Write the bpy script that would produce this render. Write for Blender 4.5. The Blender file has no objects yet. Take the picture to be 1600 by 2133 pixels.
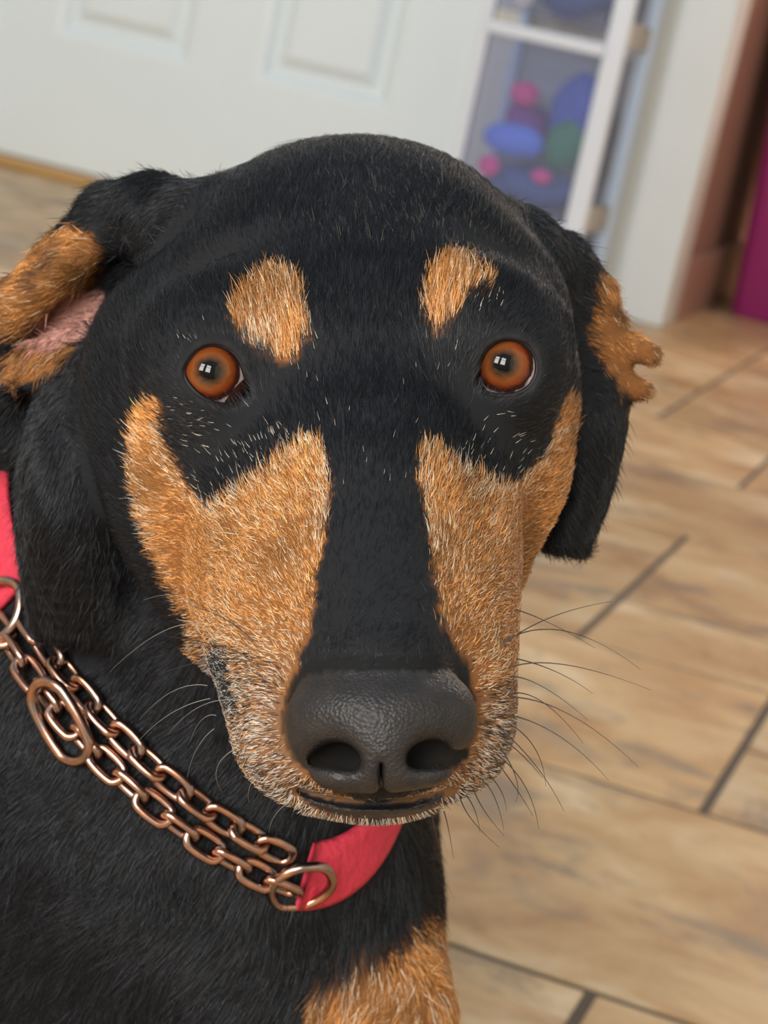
import bpy, bmesh, math, random
import numpy as np
from mathutils import Matrix, Vector

random.seed(7); RNG = np.random.default_rng(7)
SC = bpy.context.scene
COL = SC.collection

# ------------------------------------------------------------------ camera
FPX, CX, CY = 4744.0, 800.0, 1066.5            # focal length in pixels of the 1600x2133 frame
CAM = np.array([0.0, 0.0, 0.595])
ROLL, PITCH = math.radians(12.2), math.radians(13.1)
FW = np.array([0, math.cos(PITCH), -math.sin(PITCH)])
R0 = np.array([1.0, 0, 0]); U0 = np.cross(R0, FW)
CI = math.cos(ROLL) * R0 + math.sin(ROLL) * U0   # camera right
CJ = -math.sin(ROLL) * R0 + math.cos(ROLL) * U0  # camera up
cd = bpy.data.cameras.new('camera'); cam = bpy.data.objects.new('camera', cd); COL.objects.link(cam)
cam.matrix_world = Matrix(((CI[0], CJ[0], -FW[0], CAM[0]), (CI[1], CJ[1], -FW[1], CAM[1]),
                           (CI[2], CJ[2], -FW[2], CAM[2]), (0, 0, 0, 1)))
cd.sensor_fit = 'VERTICAL'; cd.sensor_height = 24; cd.lens = FPX / 2133.0 * 24
cd.clip_start = 0.02; cd.clip_end = 60
cd.dof.use_dof = True; cd.dof.focus_distance = 0.615; cd.dof.aperture_fstop = 15
SC.camera = cam

# the wall and the floor tiles share one direction: b runs along the back wall, n towards it
TH = math.radians(15.4)
EB = np.array([math.cos(TH), -math.sin(TH), 0]); EN = np.array([math.sin(TH), math.cos(TH), 0])
ROOM = Matrix(((EB[0], EN[0], 0, 0), (EB[1], EN[1], 0, 0), (0, 0, 1, 0), (0, 0, 0, 1)))

# ------------------------------------------------------------------ world, lights, exposure
w = bpy.data.worlds.new('world'); SC.world = w; w.use_nodes = True
bg = w.node_tree.nodes['Background']; bg.inputs[0].default_value = (0.78, 0.89, 1.0, 1); bg.inputs[1].default_value = 0.52
SC.view_settings.view_transform = 'Standard'; SC.view_settings.look = 'None'
SC.view_settings.gamma = 1.0; SC.view_settings.exposure = 0.10

def area(name, b, n, z, sx, sy, energy, col, aim):
    ld = bpy.data.lights.new(name, 'AREA'); ld.shape = 'RECTANGLE'; ld.size = sx; ld.size_y = sy
    ld.energy = energy; ld.color = col
    o = bpy.data.objects.new(name, ld); COL.objects.link(o)
    p = Vector(EB * b + EN * n + np.array([0, 0, z])); t = Vector(EB * aim[0] + EN * aim[1] + np.array([0, 0, aim[2]]))
    o.location = p; o.rotation_euler = (t - p).to_track_quat('-Z', 'Y').to_euler()
    return o
# daylight outside the window of the wall behind the camera
area('window_daylight', -0.75, -2.12, 1.55, 2.3, 1.5, 235, (1.0, 0.97, 0.92), (-0.75, 4.0, 1.1))

# ------------------------------------------------------------------ helpers
def link(o, parent=None):
    COL.objects.link(o)
    if parent is not None: o.parent = parent
    return o

def tag(o, label=None, cat=None, group=None, kind=None):
    if label: o['label'] = label
    if cat: o['category'] = cat
    if group: o['group'] = group
    if kind: o['kind'] = kind
    return o

def mesh_obj(name, verts, faces, mat=None, parent=None, smooth=False):
    me = bpy.data.meshes.new(name); me.from_pydata([tuple(v) for v in verts], [], faces); me.update()
    if smooth: me.polygons.foreach_set('use_smooth', [True] * len(me.polygons))
    if mat: me.materials.append(mat)
    return link(bpy.data.objects.new(name, me), parent)

def bm_obj(name, bm, mat, parent=None, smooth=False):
    bmesh.ops.recalc_face_normals(bm, faces=bm.faces)
    me = bpy.data.meshes.new(name); bm.to_mesh(me); bm.free()
    if smooth: me.polygons.foreach_set('use_smooth', [True] * len(me.polygons))
    if mat: me.materials.append(mat)
    return link(bpy.data.objects.new(name, me), parent)

def add_box(bm, x0, x1, y0, y1, z0, z1, bev=0.0, seg=2):
    r = bmesh.ops.create_cube(bm, size=1)
    vs = r['verts']
    for v in vs:
        v.co = Vector(((x0 + x1) / 2 + v.co.x * (x1 - x0), (y0 + y1) / 2 + v.co.y * (y1 - y0), (z0 + z1) / 2 + v.co.z * (z1 - z0)))
    if bev > 0:
        es = list({e for v in vs for e in v.link_edges})
        bmesh.ops.bevel(bm, geom=es, offset=bev, segments=seg, affect='EDGES', profile=0.6)

def room_box(name, b0, b1, n0, n1, z0, z1, mat, parent=None, bev=0.0):
    bm = bmesh.new(); add_box(bm, b0, b1, n0, n1, z0, z1, bev)
    o = bm_obj(name, bm, mat, parent)
    if parent is None: o.matrix_world = ROOM
    return o

def new_mat(name):
    m = bpy.data.materials.new(name); m.use_nodes = True
    nt = m.node_tree; return m, nt, nt.nodes['Principled BSDF']

def plain(name, col, rough=0.5, metal=0.0, noise=0.0, nscale=30.0, bump=0.0, spec=0.5, coat=0.0):
    m, nt, p = new_mat(name)
    p.inputs['Roughness'].default_value = rough; p.inputs['Metallic'].default_value = metal
    p.inputs['Specular IOR Level'].default_value = spec; p.inputs['Coat Weight'].default_value = coat
    p.inputs['Base Color'].default_value = (*col, 1)
    if noise or bump:
        tc = nt.nodes.new('ShaderNodeTexCoord'); nz = nt.nodes.new('ShaderNodeTexNoise')
        nz.inputs['Scale'].default_value = nscale; nz.inputs['Detail'].default_value = 5
        nt.links.new(tc.outputs['Object'], nz.inputs['Vector'])
        if noise:
            mr = nt.nodes.new('ShaderNodeMapRange'); mr.inputs[3].default_value = 1 - noise; mr.inputs[4].default_value = 1 + noise
            nt.links.new(nz.outputs['Fac'], mr.inputs[0])
            hs = nt.nodes.new('ShaderNodeHueSaturation'); hs.inputs['Color'].default_value = (*col, 1)
            nt.links.new(mr.outputs[0], hs.inputs['Value']); nt.links.new(hs.outputs[0], p.inputs['Base Color'])
        if bump:
            bp = nt.nodes.new('ShaderNodeBump'); bp.inputs['Strength'].default_value = bump; bp.inputs['Distance'].default_value = 0.002
            nt.links.new(nz.outputs['Fac'], bp.inputs['Height']); nt.links.new(bp.outputs[0], p.inputs['Normal'])
    return m

def ramp(nt, stops):
    r = nt.nodes.new('ShaderNodeValToRGB'); e = r.color_ramp.elements
    while len(e) < len(stops): e.new(0.5)
    for k, (pos, c) in enumerate(stops): e[k].position = pos; e[k].color = (*c, 1)
    return r

# ------------------------------------------------------------------ floor with stone tiles
def tile_material():
    m, nt, p = new_mat('stone_tile')
    tc = nt.nodes.new('ShaderNodeTexCoord'); oi = nt.nodes.new('ShaderNodeObjectInfo')
    add = nt.nodes.new('ShaderNodeVectorMath'); add.operation = 'ADD'
    mul = nt.nodes.new('ShaderNodeVectorMath'); mul.operation = 'SCALE'; mul.inputs[3].default_value = 1.0
    cmb = nt.nodes.new('ShaderNodeCombineXYZ')
    mm = nt.nodes.new('ShaderNodeMath'); mm.operation = 'MULTIPLY'; mm.inputs[1].default_value = 40.0
    nt.links.new(oi.outputs['Random'], mm.inputs[0])
    for k in range(3): nt.links.new(mm.outputs[0], cmb.inputs[k])
    nt.links.new(tc.outputs['Object'], add.inputs[0]); nt.links.new(cmb.outputs[0], add.inputs[1])
    mp = nt.nodes.new('ShaderNodeMapping'); mp.inputs['Scale'].default_value = (1.0, 1.35, 1.0); mp.inputs['Rotation'].default_value = (0, 0, 0.35)
    nt.links.new(add.outputs[0], mp.inputs[0])
    def noise(scale, det, dist):
        n = nt.nodes.new('ShaderNodeTexNoise'); n.inputs['Scale'].default_value = scale
        n.inputs['Detail'].default_value = det; n.inputs['Distortion'].default_value = dist
        n.inputs['Roughness'].default_value = 0.62
        nt.links.new(mp.outputs[0], n.inputs['Vector']); return n
    n1 = noise(6.0, 7, 0.5); n2 = noise(8.5, 8, 0.7); n3 = noise(4.5, 5, 0.4); n4 = noise(60, 4, 0.2)
    base = ramp(nt, [(0.30, (0.32, 0.17, 0.075)), (0.43, (0.49, 0.29, 0.13)), (0.55, (0.61, 0.41, 0.21)), (0.70, (0.76, 0.60, 0.40))])
    nt.links.new(n1.outputs['Fac'], base.inputs[0])
    grey = ramp(nt, [(0.52, (0, 0, 0)), (0.66, (1, 1, 1))]); nt.links.new(n2.outputs['Fac'], grey.inputs[0])
    mx = nt.nodes.new('ShaderNodeMix'); mx.data_type = 'RGBA'; mx.inputs[7].default_value = (0.20, 0.165, 0.125, 1)
    sc = nt.nodes.new('ShaderNodeMath'); sc.operation = 'MULTIPLY'; sc.inputs[1].default_value = 0.75
    nt.links.new(grey.outputs[0], sc.inputs[0]); nt.links.new(sc.outputs[0], mx.inputs[0]); nt.links.new(base.outputs[0], mx.inputs[6])
    och = ramp(nt, [(0.56, (0, 0, 0)), (0.70, (0.6, 0.6, 0.6))]); nt.links.new(n3.outputs['Fac'], och.inputs[0])
    mx2 = nt.nodes.new('ShaderNodeMix'); mx2.data_type = 'RGBA'; mx2.inputs[7].default_value = (0.42, 0.20, 0.06, 1)
    nt.links.new(och.outputs[0], mx2.inputs[0]); nt.links.new(mx.outputs[2], mx2.inputs[6])
    hs = nt.nodes.new('ShaderNodeHueSaturation')
    mr = nt.nodes.new('ShaderNodeMapRange'); mr.inputs[3].default_value = 0.86; mr.inputs[4].default_value = 1.12
    nt.links.new(oi.outputs['Random'], mr.inputs[0]); nt.links.new(mr.outputs[0], hs.inputs['Value'])
    nt.links.new(mx2.outputs[2], hs.inputs['Color']); nt.links.new(hs.outputs[0], p.inputs['Base Color'])
    p.inputs['Roughness'].default_value = 0.42
    bp = nt.nodes.new('ShaderNodeBump'); bp.inputs['Strength'].default_value = 0.35; bp.inputs['Distance'].default_value = 0.003
    nt.links.new(n2.outputs['Fac'], bp.inputs['Height']); nt.links.new(bp.outputs[0], p.inputs['Normal'])
    return m

M_GROUT = plain('grout', (0.115, 0.088, 0.066), 0.9, noise=0.2, nscale=40)
M_TILE = tile_material()
UN = 0.2032; B_OFF, N_OFF = -0.85 * UN, 6.70 * UN      # tile lattice: 8 inch units
bm = bmesh.new(); add_box(bm, -3.6, 1.37, -2.2, 8.2, -0.06, -0.0014)
floor = bm_obj('floor', bm, M_GROUT); floor.matrix_world = ROOM; tag(floor, kind='structure')
tile_mesh = {}
def tile(c, r, wc, wr):
    key = (wc, wr)
    if key not in tile_mesh:
        g = 0.0042; b = bmesh.new(); add_box(b, g, wc * UN - g, g, wr * UN - g, -0.009, 0.0, 0.0010, 1)
        me = bpy.data.meshes.new('tile'); b.to_mesh(me); b.free(); me.materials.append(M_TILE); tile_mesh[key] = me
    o = bpy.data.objects.new('tile', tile_mesh[key]); link(o, floor)
    o.location = (c * UN + B_OFF, r * UN + N_OFF, 0)
C0, C1, RR0, RR1 = -15, 7, -12, 33
occ = np.zeros((C1 - C0, RR1 - RR0), bool)
def put(c, r, wc, wr):
    occ[c - C0:c - C0 + wc, r - RR0:r - RR0 + wr] = True; tile(c, r, wc, wr)
# the tiles in view: column, row, columns wide, rows deep
for t in [(-2, 0, 3, 2), (-3, -2, 3, 2), (0, -2, 2, 2), (-2, 2, 2, 2), (0, 2, 1, 1), (0, 3, 1, 1), (1, 2, 2, 2), (-1, 4, 2, 1), (-3, 4, 2, 3),
          (-1, 5, 2, 2), (1, 4, 2, 3), (-3, 7, 3, 2), (0, 7, 2, 2), (-1, 9, 3, 2), (-3, 9, 2, 2), (-2, 11, 2, 3), (-4, 11, 2, 2), (0, 11, 2, 2),
          (-2, 14, 3, 2), (-4, 13, 2, 3), (-5, 9, 2, 2), (-5, 4, 2, 3), (-5, 7, 2, 2)]:
    put(*t)
rr = random.Random(3)
for r in range(RR0, RR1):
    for c in range(C0, C1):
        if occ[c - C0, r - RR0]: continue
        opts = [(3, 2), (2, 3), (2, 2), (3, 2), (2, 2), (2, 1), (1, 2)]; rr.shuffle(opts)
        for wc, wr in opts + [(2, 1), (1, 1)]:
            if c + wc <= C1 and r + wr <= RR1 and not occ[c - C0:c - C0 + wc, r - RR0:r - RR0 + wr].any():
                put(c, r, wc, wr); break

# ------------------------------------------------------------------ walls and door
NW = 4.74
M_WHITE = plain('white_paint', (0.78, 0.85, 0.88), 0.38, noise=0.02, nscale=6)
M_TRIM = plain('grey_white_paint', (0.64, 0.67, 0.67), 0.4, noise=0.04, nscale=8)
M_WALL = plain('pale_wall_paint', (0.72, 0.70, 0.62), 0.7, noise=0.03, nscale=5, bump=0.05)
M_BROWN = plain('brown_wall_paint', (0.30, 0.175, 0.135), 0.7, noise=0.10, nscale=6, bump=0.1)
M_BASE = plain('brown_baseboard', (0.36, 0.22, 0.17), 0.45, noise=0.05, nscale=8)
M_THRESH = plain('golden_threshold', (0.55, 0.30, 0.08), 0.35, noise=0.2, nscale=18)  # threshold strip; its golden tone holds the light reflected there
DB0, DB1, DH = -2.455, -1.327, 2.25
def structure(name, *a, **k): return tag(room_box(name, *a, **k), kind='structure')
wb = structure('wall_back', -3.55, DB0 - 0.09, NW, NW + 0.12, 0, 2.7, M_WALL)
for args in [(DB1, -0.81, NW, NW + 0.12, 0, 2.7), (DB0 - 0.09, DB1, NW, NW + 0.12, DH, 2.7)]:
    room_box('wall_piece', *args, M_WALL, wb)
structure('wall_left', -3.67, -3.55, -2.2, NW + 0.12, 0, 2.7, M_WALL)
structure('wall_right', 1.25, 1.37, -2.2, 8.2, 0, 2.7, M_WALL)
structure('wall_hall', -0.93, -0.81, NW + 0.12, 8.2, 0, 2.7, M_BROWN)
structure('wall_far', -0.93, 1.37, 8.2, 8.3, 0, 2.7, M_BROWN)
structure('baseboard_hall', -0.81, -0.795, NW + 0.125, 8.19, 0, 0.14, M_BASE, bev=0.004)
structure('trim_1', -0.915, -0.795, NW - 0.022, NW + 0.122, 0, 2.7, M_TRIM, bev=0.006)
structure('trim_2', DB0 - 0.09, DB0 - 0.004, NW - 0.02, NW + 0.12, 0, DH + 0.09, M_WHITE, bev=0.005)
structure('trim_3', DB0 - 0.004, DB1 + 0.0, NW - 0.02, NW + 0.1, DH + 0.004, DH + 0.09, M_WHITE, bev=0.005)
structure('trim_4', DB0, DB1, NW - 0.075, NW + 0.05, 0.001, 0.016, M_THRESH, bev=0.004)

def panelled_door():
    # one slab with six sunk panels, each with a sloped moulding and a raised field
    xs = [(-2.294 - DB0, -1.964 - DB0), (-1.805 - DB0, -1.488 - DB0)]
    zs = [(0.285, 0.95), (1.14, 1.80), (1.93, 2.12)]
    W = DB1 - DB0
    root = mesh_obj('door_1', [], [], M_WHITE); root.matrix_world = ROOM @ Matrix.Translation((DB0, NW + 0.01, 0.02))
    tag(root, kind='structure')
    me = root.data; bm = bmesh.new()
    gx = sorted({0.0, W, *[v for p in xs for v in p]}); gz = sorted({0.0, DH - 0.022, *[v for p in zs for v in p]})
    V = {}
    def vert(x, y, z):
        k = (round(x, 5), round(y, 5), round(z, 5))
        if k not in V: V[k] = bm.verts.new(k)
        return V[k]
    def quad(a, b, c, d): bm.faces.new([vert(*a), vert(*b), vert(*c), vert(*d)])
    def rect_ring(o, i, yo, yi):
        (a0, a1, c0, c1), (b0, b1, d0, d1) = o, i
        P = [(a0, yo, c0), (a1, yo, c0), (a1, yo, c1), (a0, yo, c1)]; Q = [(b0, yi, d0), (b1, yi, d0), (b1, yi, d1), (b0, yi, d1)]
        for k in range(4): quad(P[k], P[(k + 1) % 4], Q[(k + 1) % 4], Q[k])
    for ix in range(len(gx) - 1):
        for iz in range(len(gz) - 1):
            x0, x1, z0, z1 = gx[ix], gx[ix + 1], gz[iz], gz[iz + 1]
            if (x0, x1) in xs and (z0, z1) in zs:
                def ins(d): return (x0 + d, x1 - d, z0 + d, z1 - d)
                rect_ring(ins(0), ins(0.012), 0, 0.004); rect_ring(ins(0.012), ins(0.030), 0.004, 0.024)
                rect_ring(ins(0.030), ins(0.040), 0.024, 0.024); rect_ring(ins(0.040), ins(0.066), 0.024, 0.003)
                i = ins(0.066); quad((i[0], 0.003, i[2]), (i[1], 0.003, i[2]), (i[1], 0.003, i[3]), (i[0], 0.003, i[3]))
            else: quad((x0, 0, z0), (x1, 0, z0), (x1, 0, z1), (x0, 0, z1))
    H = DH - 0.022
    quad((0, 0.04, 0), (0, 0.04, H), (W, 0.04, H), (W, 0.04, 0))
    for ix in range(len(gx) - 1):
        quad((gx[ix], 0, 0), (gx[ix], 0.04, 0), (gx[ix + 1], 0.04, 0), (gx[ix + 1], 0, 0))
        quad((gx[ix], 0, H), (gx[ix + 1], 0, H), (gx[ix + 1], 0.04, H), (gx[ix], 0.04, H))
    bmesh.ops.recalc_face_normals(bm, faces=bm.faces); bm.to_mesh(me); bm.free()
    return root
panelled_door()
# wall behind the camera with the window that lights the room
M_FRAME = plain('window_frame_paint', (0.75, 0.75, 0.73), 0.4)
wf = structure('wall_front', -3.55, -1.98, -2.12, -2.0, 0, 2.7, M_WALL)
for args in [(0.48, 1.25, -2.12, -2.0, 0, 2.7), (-1.98, 0.48, -2.12, -2.0, 0, 0.75), (-1.98, 0.48, -2.12, -2.0, 2.35, 2.7)]:
    room_box('wall_piece', *args, M_WALL, wf)
win = structure('window_1', -1.98, 0.48, -2.07, -2.0, 0.75, 0.81, M_FRAME)
for args in [(-1.98, 0.48, -2.07, -2.0, 2.29, 2.35), (-1.98, -1.92, -2.07, -2.0, 0.81, 2.29), (0.42, 0.48, -2.07, -2.0, 0.81, 2.29),
             (-0.98, -0.52, -2.07, -2.0, 0.81, 2.29), (-1.92, -0.98, -2.07, -2.02, 1.72, 1.78), (-0.52, 0.42, -2.07, -2.02, 1.72, 1.78)]:
    room_box('window_bar', *args, M_FRAME, win)

# unseen lamp added under the hall ceiling to brighten the hall
def hall_fill_lamp():
    root = bpy.data.objects.new('hall_fill_lamp', None); link(root); root.matrix_world = ROOM @ Matrix.Translation((0.35, 6.0, 2.42))
    tag(root, 'round lamp added over the magenta bin to brighten the hall', 'lamp')
    m, nt, p = new_mat('fill_lamp_glow'); p.inputs['Emission Color'].default_value = (1, 0.86, 0.7, 1); p.inputs['Emission Strength'].default_value = 4
    bm = bmesh.new(); bmesh.ops.create_uvsphere(bm, u_segments=32, v_segments=16, radius=0.14)
    for v in bm.verts: v.co.z *= 0.6
    bm_obj('fill_lamp_globe', bm, m, root, True)
    bm = bmesh.new(); bmesh.ops.create_cone(bm, cap_ends=True, segments=24, radius1=0.012, radius2=0.012, depth=0.2, matrix=Matrix.Translation((0, 0, 0.18)))
    bmesh.ops.create_cone(bm, cap_ends=True, segments=32, radius1=0.07, radius2=0.05, depth=0.03, matrix=Matrix.Translation((0, 0, 0.265)))
    bm_obj('fill_lamp_stem', bm, M_FRAME, root)
    ld = bpy.data.lights.new('hall_fill_light', 'POINT'); ld.energy = 95; ld.color = (1, 0.84, 0.7); ld.shadow_soft_size = 0.14
    lo = bpy.data.objects.new('hall_fill_light', ld); COL.objects.link(lo); lo.location = (ROOM @ Matrix.Translation((0.35, 6.0, 2.2))).translation
hall_fill_lamp()
tag(room_box('ceiling', -0.93, 1.37, NW + 0.12, 8.3, 2.7, 2.75, M_WALL), kind='structure')

# ------------------------------------------------------------------ drawer cart and what is in it
def clear_plastic(name, col, rough):
    m, nt, p = new_mat(name)
    p.inputs['Base Color'].default_value = (*col, 1); p.inputs['Roughness'].default_value = rough
    p.inputs['Transmission Weight'].default_value = 0.0
    tr = nt.nodes.new('ShaderNodeBsdfTransparent'); tr.inputs[0].default_value = (0.88, 0.90, 0.97, 1)
    mx = nt.nodes.new('ShaderNodeMixShader'); mx.inputs[0].default_value = 0.10
    out = nt.nodes['Material Output']
    nt.links.new(tr.outputs[0], mx.inputs[1]); nt.links.new(p.outputs[0], mx.inputs[2]); nt.links.new(mx.outputs[0], out.inputs[0])
    return m
M_CLEAR = clear_plastic('clear_plastic', (0.62, 0.66, 0.78), 0.12)
M_POST = plain('pale_plastic', (0.66, 0.70, 0.78), 0.25)
M_POST_LIT = plain('lit_post_plastic', (0.62, 0.76, 0.95), 0.2)  # lighter, bluer copy of the post plastic: reflected light in the colour
M_GREYP = plain('grey_plastic', (0.30, 0.27, 0.235), 0.4)
KB0, KB1, KN0, KN1 = -1.232, -0.938, 4.40, 4.715
cart = bpy.data.objects.new('drawer_cart', None); link(cart); cart.matrix_world = ROOM @ Matrix.Translation((KB0, KN0, 0))
tag(cart, 'tall cart of clear plastic drawers beside the white panelled door', 'drawer cart')
KW, KD = KB1 - KB0, KN1 - KN0
for x0, x1, y0, y1, nm in [(0, 0.022, 0, 0.03, 'post'), (KW - 0.040, KW, 0, 0.03, 'post'), (0, 0.022, KD - 0.03, KD, 'post'), (KW - 0.022, KW, KD - 0.065, KD, 'post')]:
    room_box(nm, x0, x1, y0, y1, 0.0, 1.12, M_POST_LIT if y0 > 0 else M_POST, cart, 0.005)
levels = [(0.03, 0.17), (0.185, 0.525), (0.57, 0.83), (0.86, 1.10)]
for z0, z1 in levels:
    d = bpy.data.objects.new('drawer', None); link(d, cart)
    bm = bmesh.new()
    fr = (0.026, KW - 0.044)
    add_box(bm, fr[0], fr[1], 0.002, 0.006, z0, z1, 0.001); add_box(bm, fr[0], fr[0] + 0.003, 0.006, KD - 0.03, z0, z1)
    add_box(bm, fr[1] - 0.003, fr[1], 0.006, KD - 0.03, z0, z1); add_box(bm, fr[0], fr[1], KD - 0.03, KD - 0.027, z0, z1); add_box(bm, fr[0], fr[1], 0.006, KD - 0.03, z0, z0 + 0.003)
    bm_obj('drawer_bin', bm, M_CLEAR, d)
    room_box('drawer_lip', 0.018, KW - 0.036, -0.014, 0.004, z1 - 0.004, z1 + 0.022, M_POST, d, 0.006)
for z in (0.545, 0.845, 0.178):
    room_box('side_bracket', KW - 0.03, KW - 0.006, 0.03, KD - 0.06, z, z + 0.05, M_GREYP, cart, 0.004)
room_box('cart_top', 0, KW, 0, KD, 1.12, 1.14, M_POST, cart, 0.006)
room_box('cart_base', 0, KW, 0, KD, 0.0, 0.025, M_POST, cart, 0.004)

def blob(name, label, cat, b, n, z, r, mat, squash=(1, 1, 1), seed=0, bumps=0.12, rot=0.0):
    bm = bmesh.new(); bmesh.ops.create_icosphere(bm, subdivisions=4, radius=1)
    rg = np.random.default_rng(seed); ph = rg.uniform(0, 6.28, (6, 3)); fr = rg.uniform(1.5, 4.5, (6, 3))
    for v in bm.verts:
        c = np.array(v.co); s = 1 + bumps * sum(math.sin(fr[k] @ c + ph[k][0]) for k in range(6)) / 2.4
        v.co = Vector((c[0] * r * squash[0] * s, c[1] * r * squash[1] * s, c[2] * r * squash[2] * s))
    zmin = min(v.co.z for v in bm.verts)
    o = bm_obj(name, bm, mat, smooth=True)
    o.matrix_world = ROOM @ Matrix.Translation((b, n, z - zmin)) @ Matrix.Rotation(rot, 4, 'Z')
    return tag(o, label, cat)
def cloth(name, c): return plain(name, c, 0.85, noise=0.25, nscale=25, bump=0.3)
c_blue = cloth('blue_cloth', (0.06, 0.12, 0.50)); c_navy = cloth('slate_blue_cloth', (0.055, 0.11, 0.32)); c_pink = cloth('pink_cloth', (0.75, 0.06, 0.30))
c_green = cloth('green_cloth', (0.03, 0.22, 0.13)); c_purple = cloth('purple_cloth', (0.22, 0.05, 0.30)); c_peri = cloth('periwinkle_cloth', (0.13, 0.25, 0.85))
blob('folded_cloth', 'slate blue cloth bundle at the bottom of the clear drawer', 'cloth', -1.095, 4.55, 0.190, 0.101, c_navy, (1.0, 1.0, 0.46), 1, 0.06)
blob('cloth_bundle', 'purple cloth bundle lying in the clear drawer', 'cloth', -1.144, 4.60, 0.290, 0.054, c_purple, (0.9, 1.2, 1.0), 2)
blob('fabric_roll', 'periwinkle blue fabric roll lying across the clear drawer', 'cloth', -1.132, 4.475, 0.290, 0.034, c_peri, (1.9, 0.9, 1.0), 3, 0.06, 0.1)
blob('plush_ball', 'dark green plush ball resting in the clear drawer', 'toy', -1.030, 4.475, 0.285, 0.040, c_green, (0.95, 0.9, 1.25), 4, 0.04)
blob('cloth_bundle', 'dark blue cloth bundle on top in the clear drawer', 'cloth', -1.045, 4.60, 0.290, 0.060, c_blue, (0.95, 1.1, 1.5), 5)
blob('pink_ball', 'small pink ball at the foot of the clear drawer', 'toy', -1.160, 4.432, 0.245, 0.022, c_pink, (1, 0.6, 1), 6, 0.03)
blob('pink_ball', 'small pink ball below the dark green plush ball', 'toy', -1.050, 4.428, 0.255, 0.018, c_pink, (1.2, 0.7, 0.8), 7, 0.03)
blob('pink_pouch', 'pink pouch perched on the purple cloth bundle', 'pouch', -1.150, 4.55, 0.388, 0.026, c_pink, (1.2, 0.9, 1), 8, 0.05)
blob('cloth_bundle', 'slate blue cloth heap filling the upper clear drawer', 'cloth', -1.094, 4.55, 0.575, 0.095, c_navy, (1.0, 1.1, 0.9), 9, 0.06)
blob('white_pouch', 'pale cream pouch leaning in the upper clear drawer', 'pouch', -1.165, 4.435, 0.575, 0.022, plain('cream_cloth', (0.75, 0.68, 0.62), 0.8), (1, 0.7, 1.6), 10, 0.04)

# ------------------------------------------------------------------ magenta bin in the hall
def magenta_bin():
    m = plain('magenta_plastic', (0.28, 0.022, 0.135), 0.3, noise=0.03, nscale=5)
    root = bpy.data.objects.new('storage_bin', None); link(root)
    root.matrix_world = ROOM @ Matrix.Translation((-0.50, 5.46, 0))
    tag(root, 'tall magenta plastic bin standing by the brown hall wall', 'bin')
    bm = bmesh.new(); rings = []
    def ring(hx, hy, z, rad=0.03, k=5):
        vs = []
        for sx, sy, a0 in ((1, 1, 0), (-1, 1, 90), (-1, -1, 180), (1, -1, 270)):
            for q in range(k + 1):
                a = math.radians(a0 + 90 * q / k)
                vs.append(bm.verts.new((sx * (hx - rad) + rad * math.cos(a), sy * (hy - rad) + rad * math.sin(a), z)))
        rings.append(vs)
    for hx, hy, z in [(0.235, 0.20, 0.0), (0.242, 0.205, 0.01), (0.262, 0.225, 0.50), (0.285, 0.245, 0.98), (0.30, 0.26, 0.985), (0.30, 0.26, 1.01),
                      (0.275, 0.235, 1.01), (0.255, 0.215, 0.50), (0.23, 0.195, 0.02)]:
        ring(hx, hy, z)
    for a, b in zip(rings[:-1], rings[1:]):
        for k in range(len(a)): bm.faces.new([a[k], a[(k + 1) % len(a)], b[(k + 1) % len(a)], b[k]])
    bm.faces.new(rings[0][::-1]); bm.faces.new(rings[-1])
    bm_obj('bin_body', bm, m, root, True)
    for s in (-1, 1):
        room_box('handle', -0.09, 0.09, s * 0.262 - 0.014, s * 0.262 + 0.014, 0.90, 0.935, m, root, 0.008)
magenta_bin()

# ------------------------------------------------------------------ the dog: one continuous surface
# modelled in millimetres in a frame turned like the camera (x right, y up, z towards it); V() gives a point there
def V(px, py, D): return np.array([(px - CX) / FPX * D, -(py - CY) / FPX * D, -D], float)
def proj(P):
    D = -P[..., 2]
    return CX + P[..., 0] / D * FPX, CY - P[..., 1] / D * FPX, D
def to_world(P): return (P[..., 0:1] * CI + P[..., 1:2] * CJ - P[..., 2:3] * FW) / 1000.0 + CAM
def to_cam(Wp):
    d = (np.asarray(Wp, float) - CAM) * 1000.0
    return np.stack([d @ CI, d @ CJ, -(d @ FW)], -1)
def VW(x, y, z): return to_cam(np.array([x, y, z]))

def smin(a, b, k):
    h = np.maximum(k - np.abs(a - b), 0) / k
    return np.minimum(a, b) - h * h * k * 0.25
def smax(a, b, k): return -smin(-a, -b, k)
def rot_xyz(rx, ry, rz): return np.array(Matrix.Rotation(math.radians(rz), 3, 'Z') @ Matrix.Rotation(math.radians(ry), 3, 'Y') @ Matrix.Rotation(math.radians(rx), 3, 'X'))
def ell(c, r, rot=(0, 0, 0)):
    c = np.array(c, float); r = np.array(r, float); Rm = rot_xyz(*rot)
    def f(P):
        q = (P - c) @ Rm
        k0 = np.sqrt(((q / r) ** 2).sum(-1)); k1 = np.sqrt(((q / (r * r)) ** 2).sum(-1)) + 1e-9
        return k0 * (k0 - 1.0) / k1
    return f
def cone(a, b, r1, r2):
    a = np.array(a, float); b = np.array(b, float); ab = b - a; L2 = ab @ ab
    def f(P):
        t = np.clip(((P - a) @ ab) / L2, 0, 1)
        return np.sqrt(((P - a - t[..., None] * ab) ** 2).sum(-1)) - (r1 + (r2 - r1) * t)
    return f
def chain_sdf(pts):            # a bent limb: [(point, radius), ...]
    fs = [cone(p0, p1, r0, r1) for (p0, r0), (p1, r1) in zip(pts[:-1], pts[1:])]
    def f(P):
        d = fs[0](P)
        for g in fs[1:]: d = smin(d, g(P), 4.0)
        return d
    return f
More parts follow.
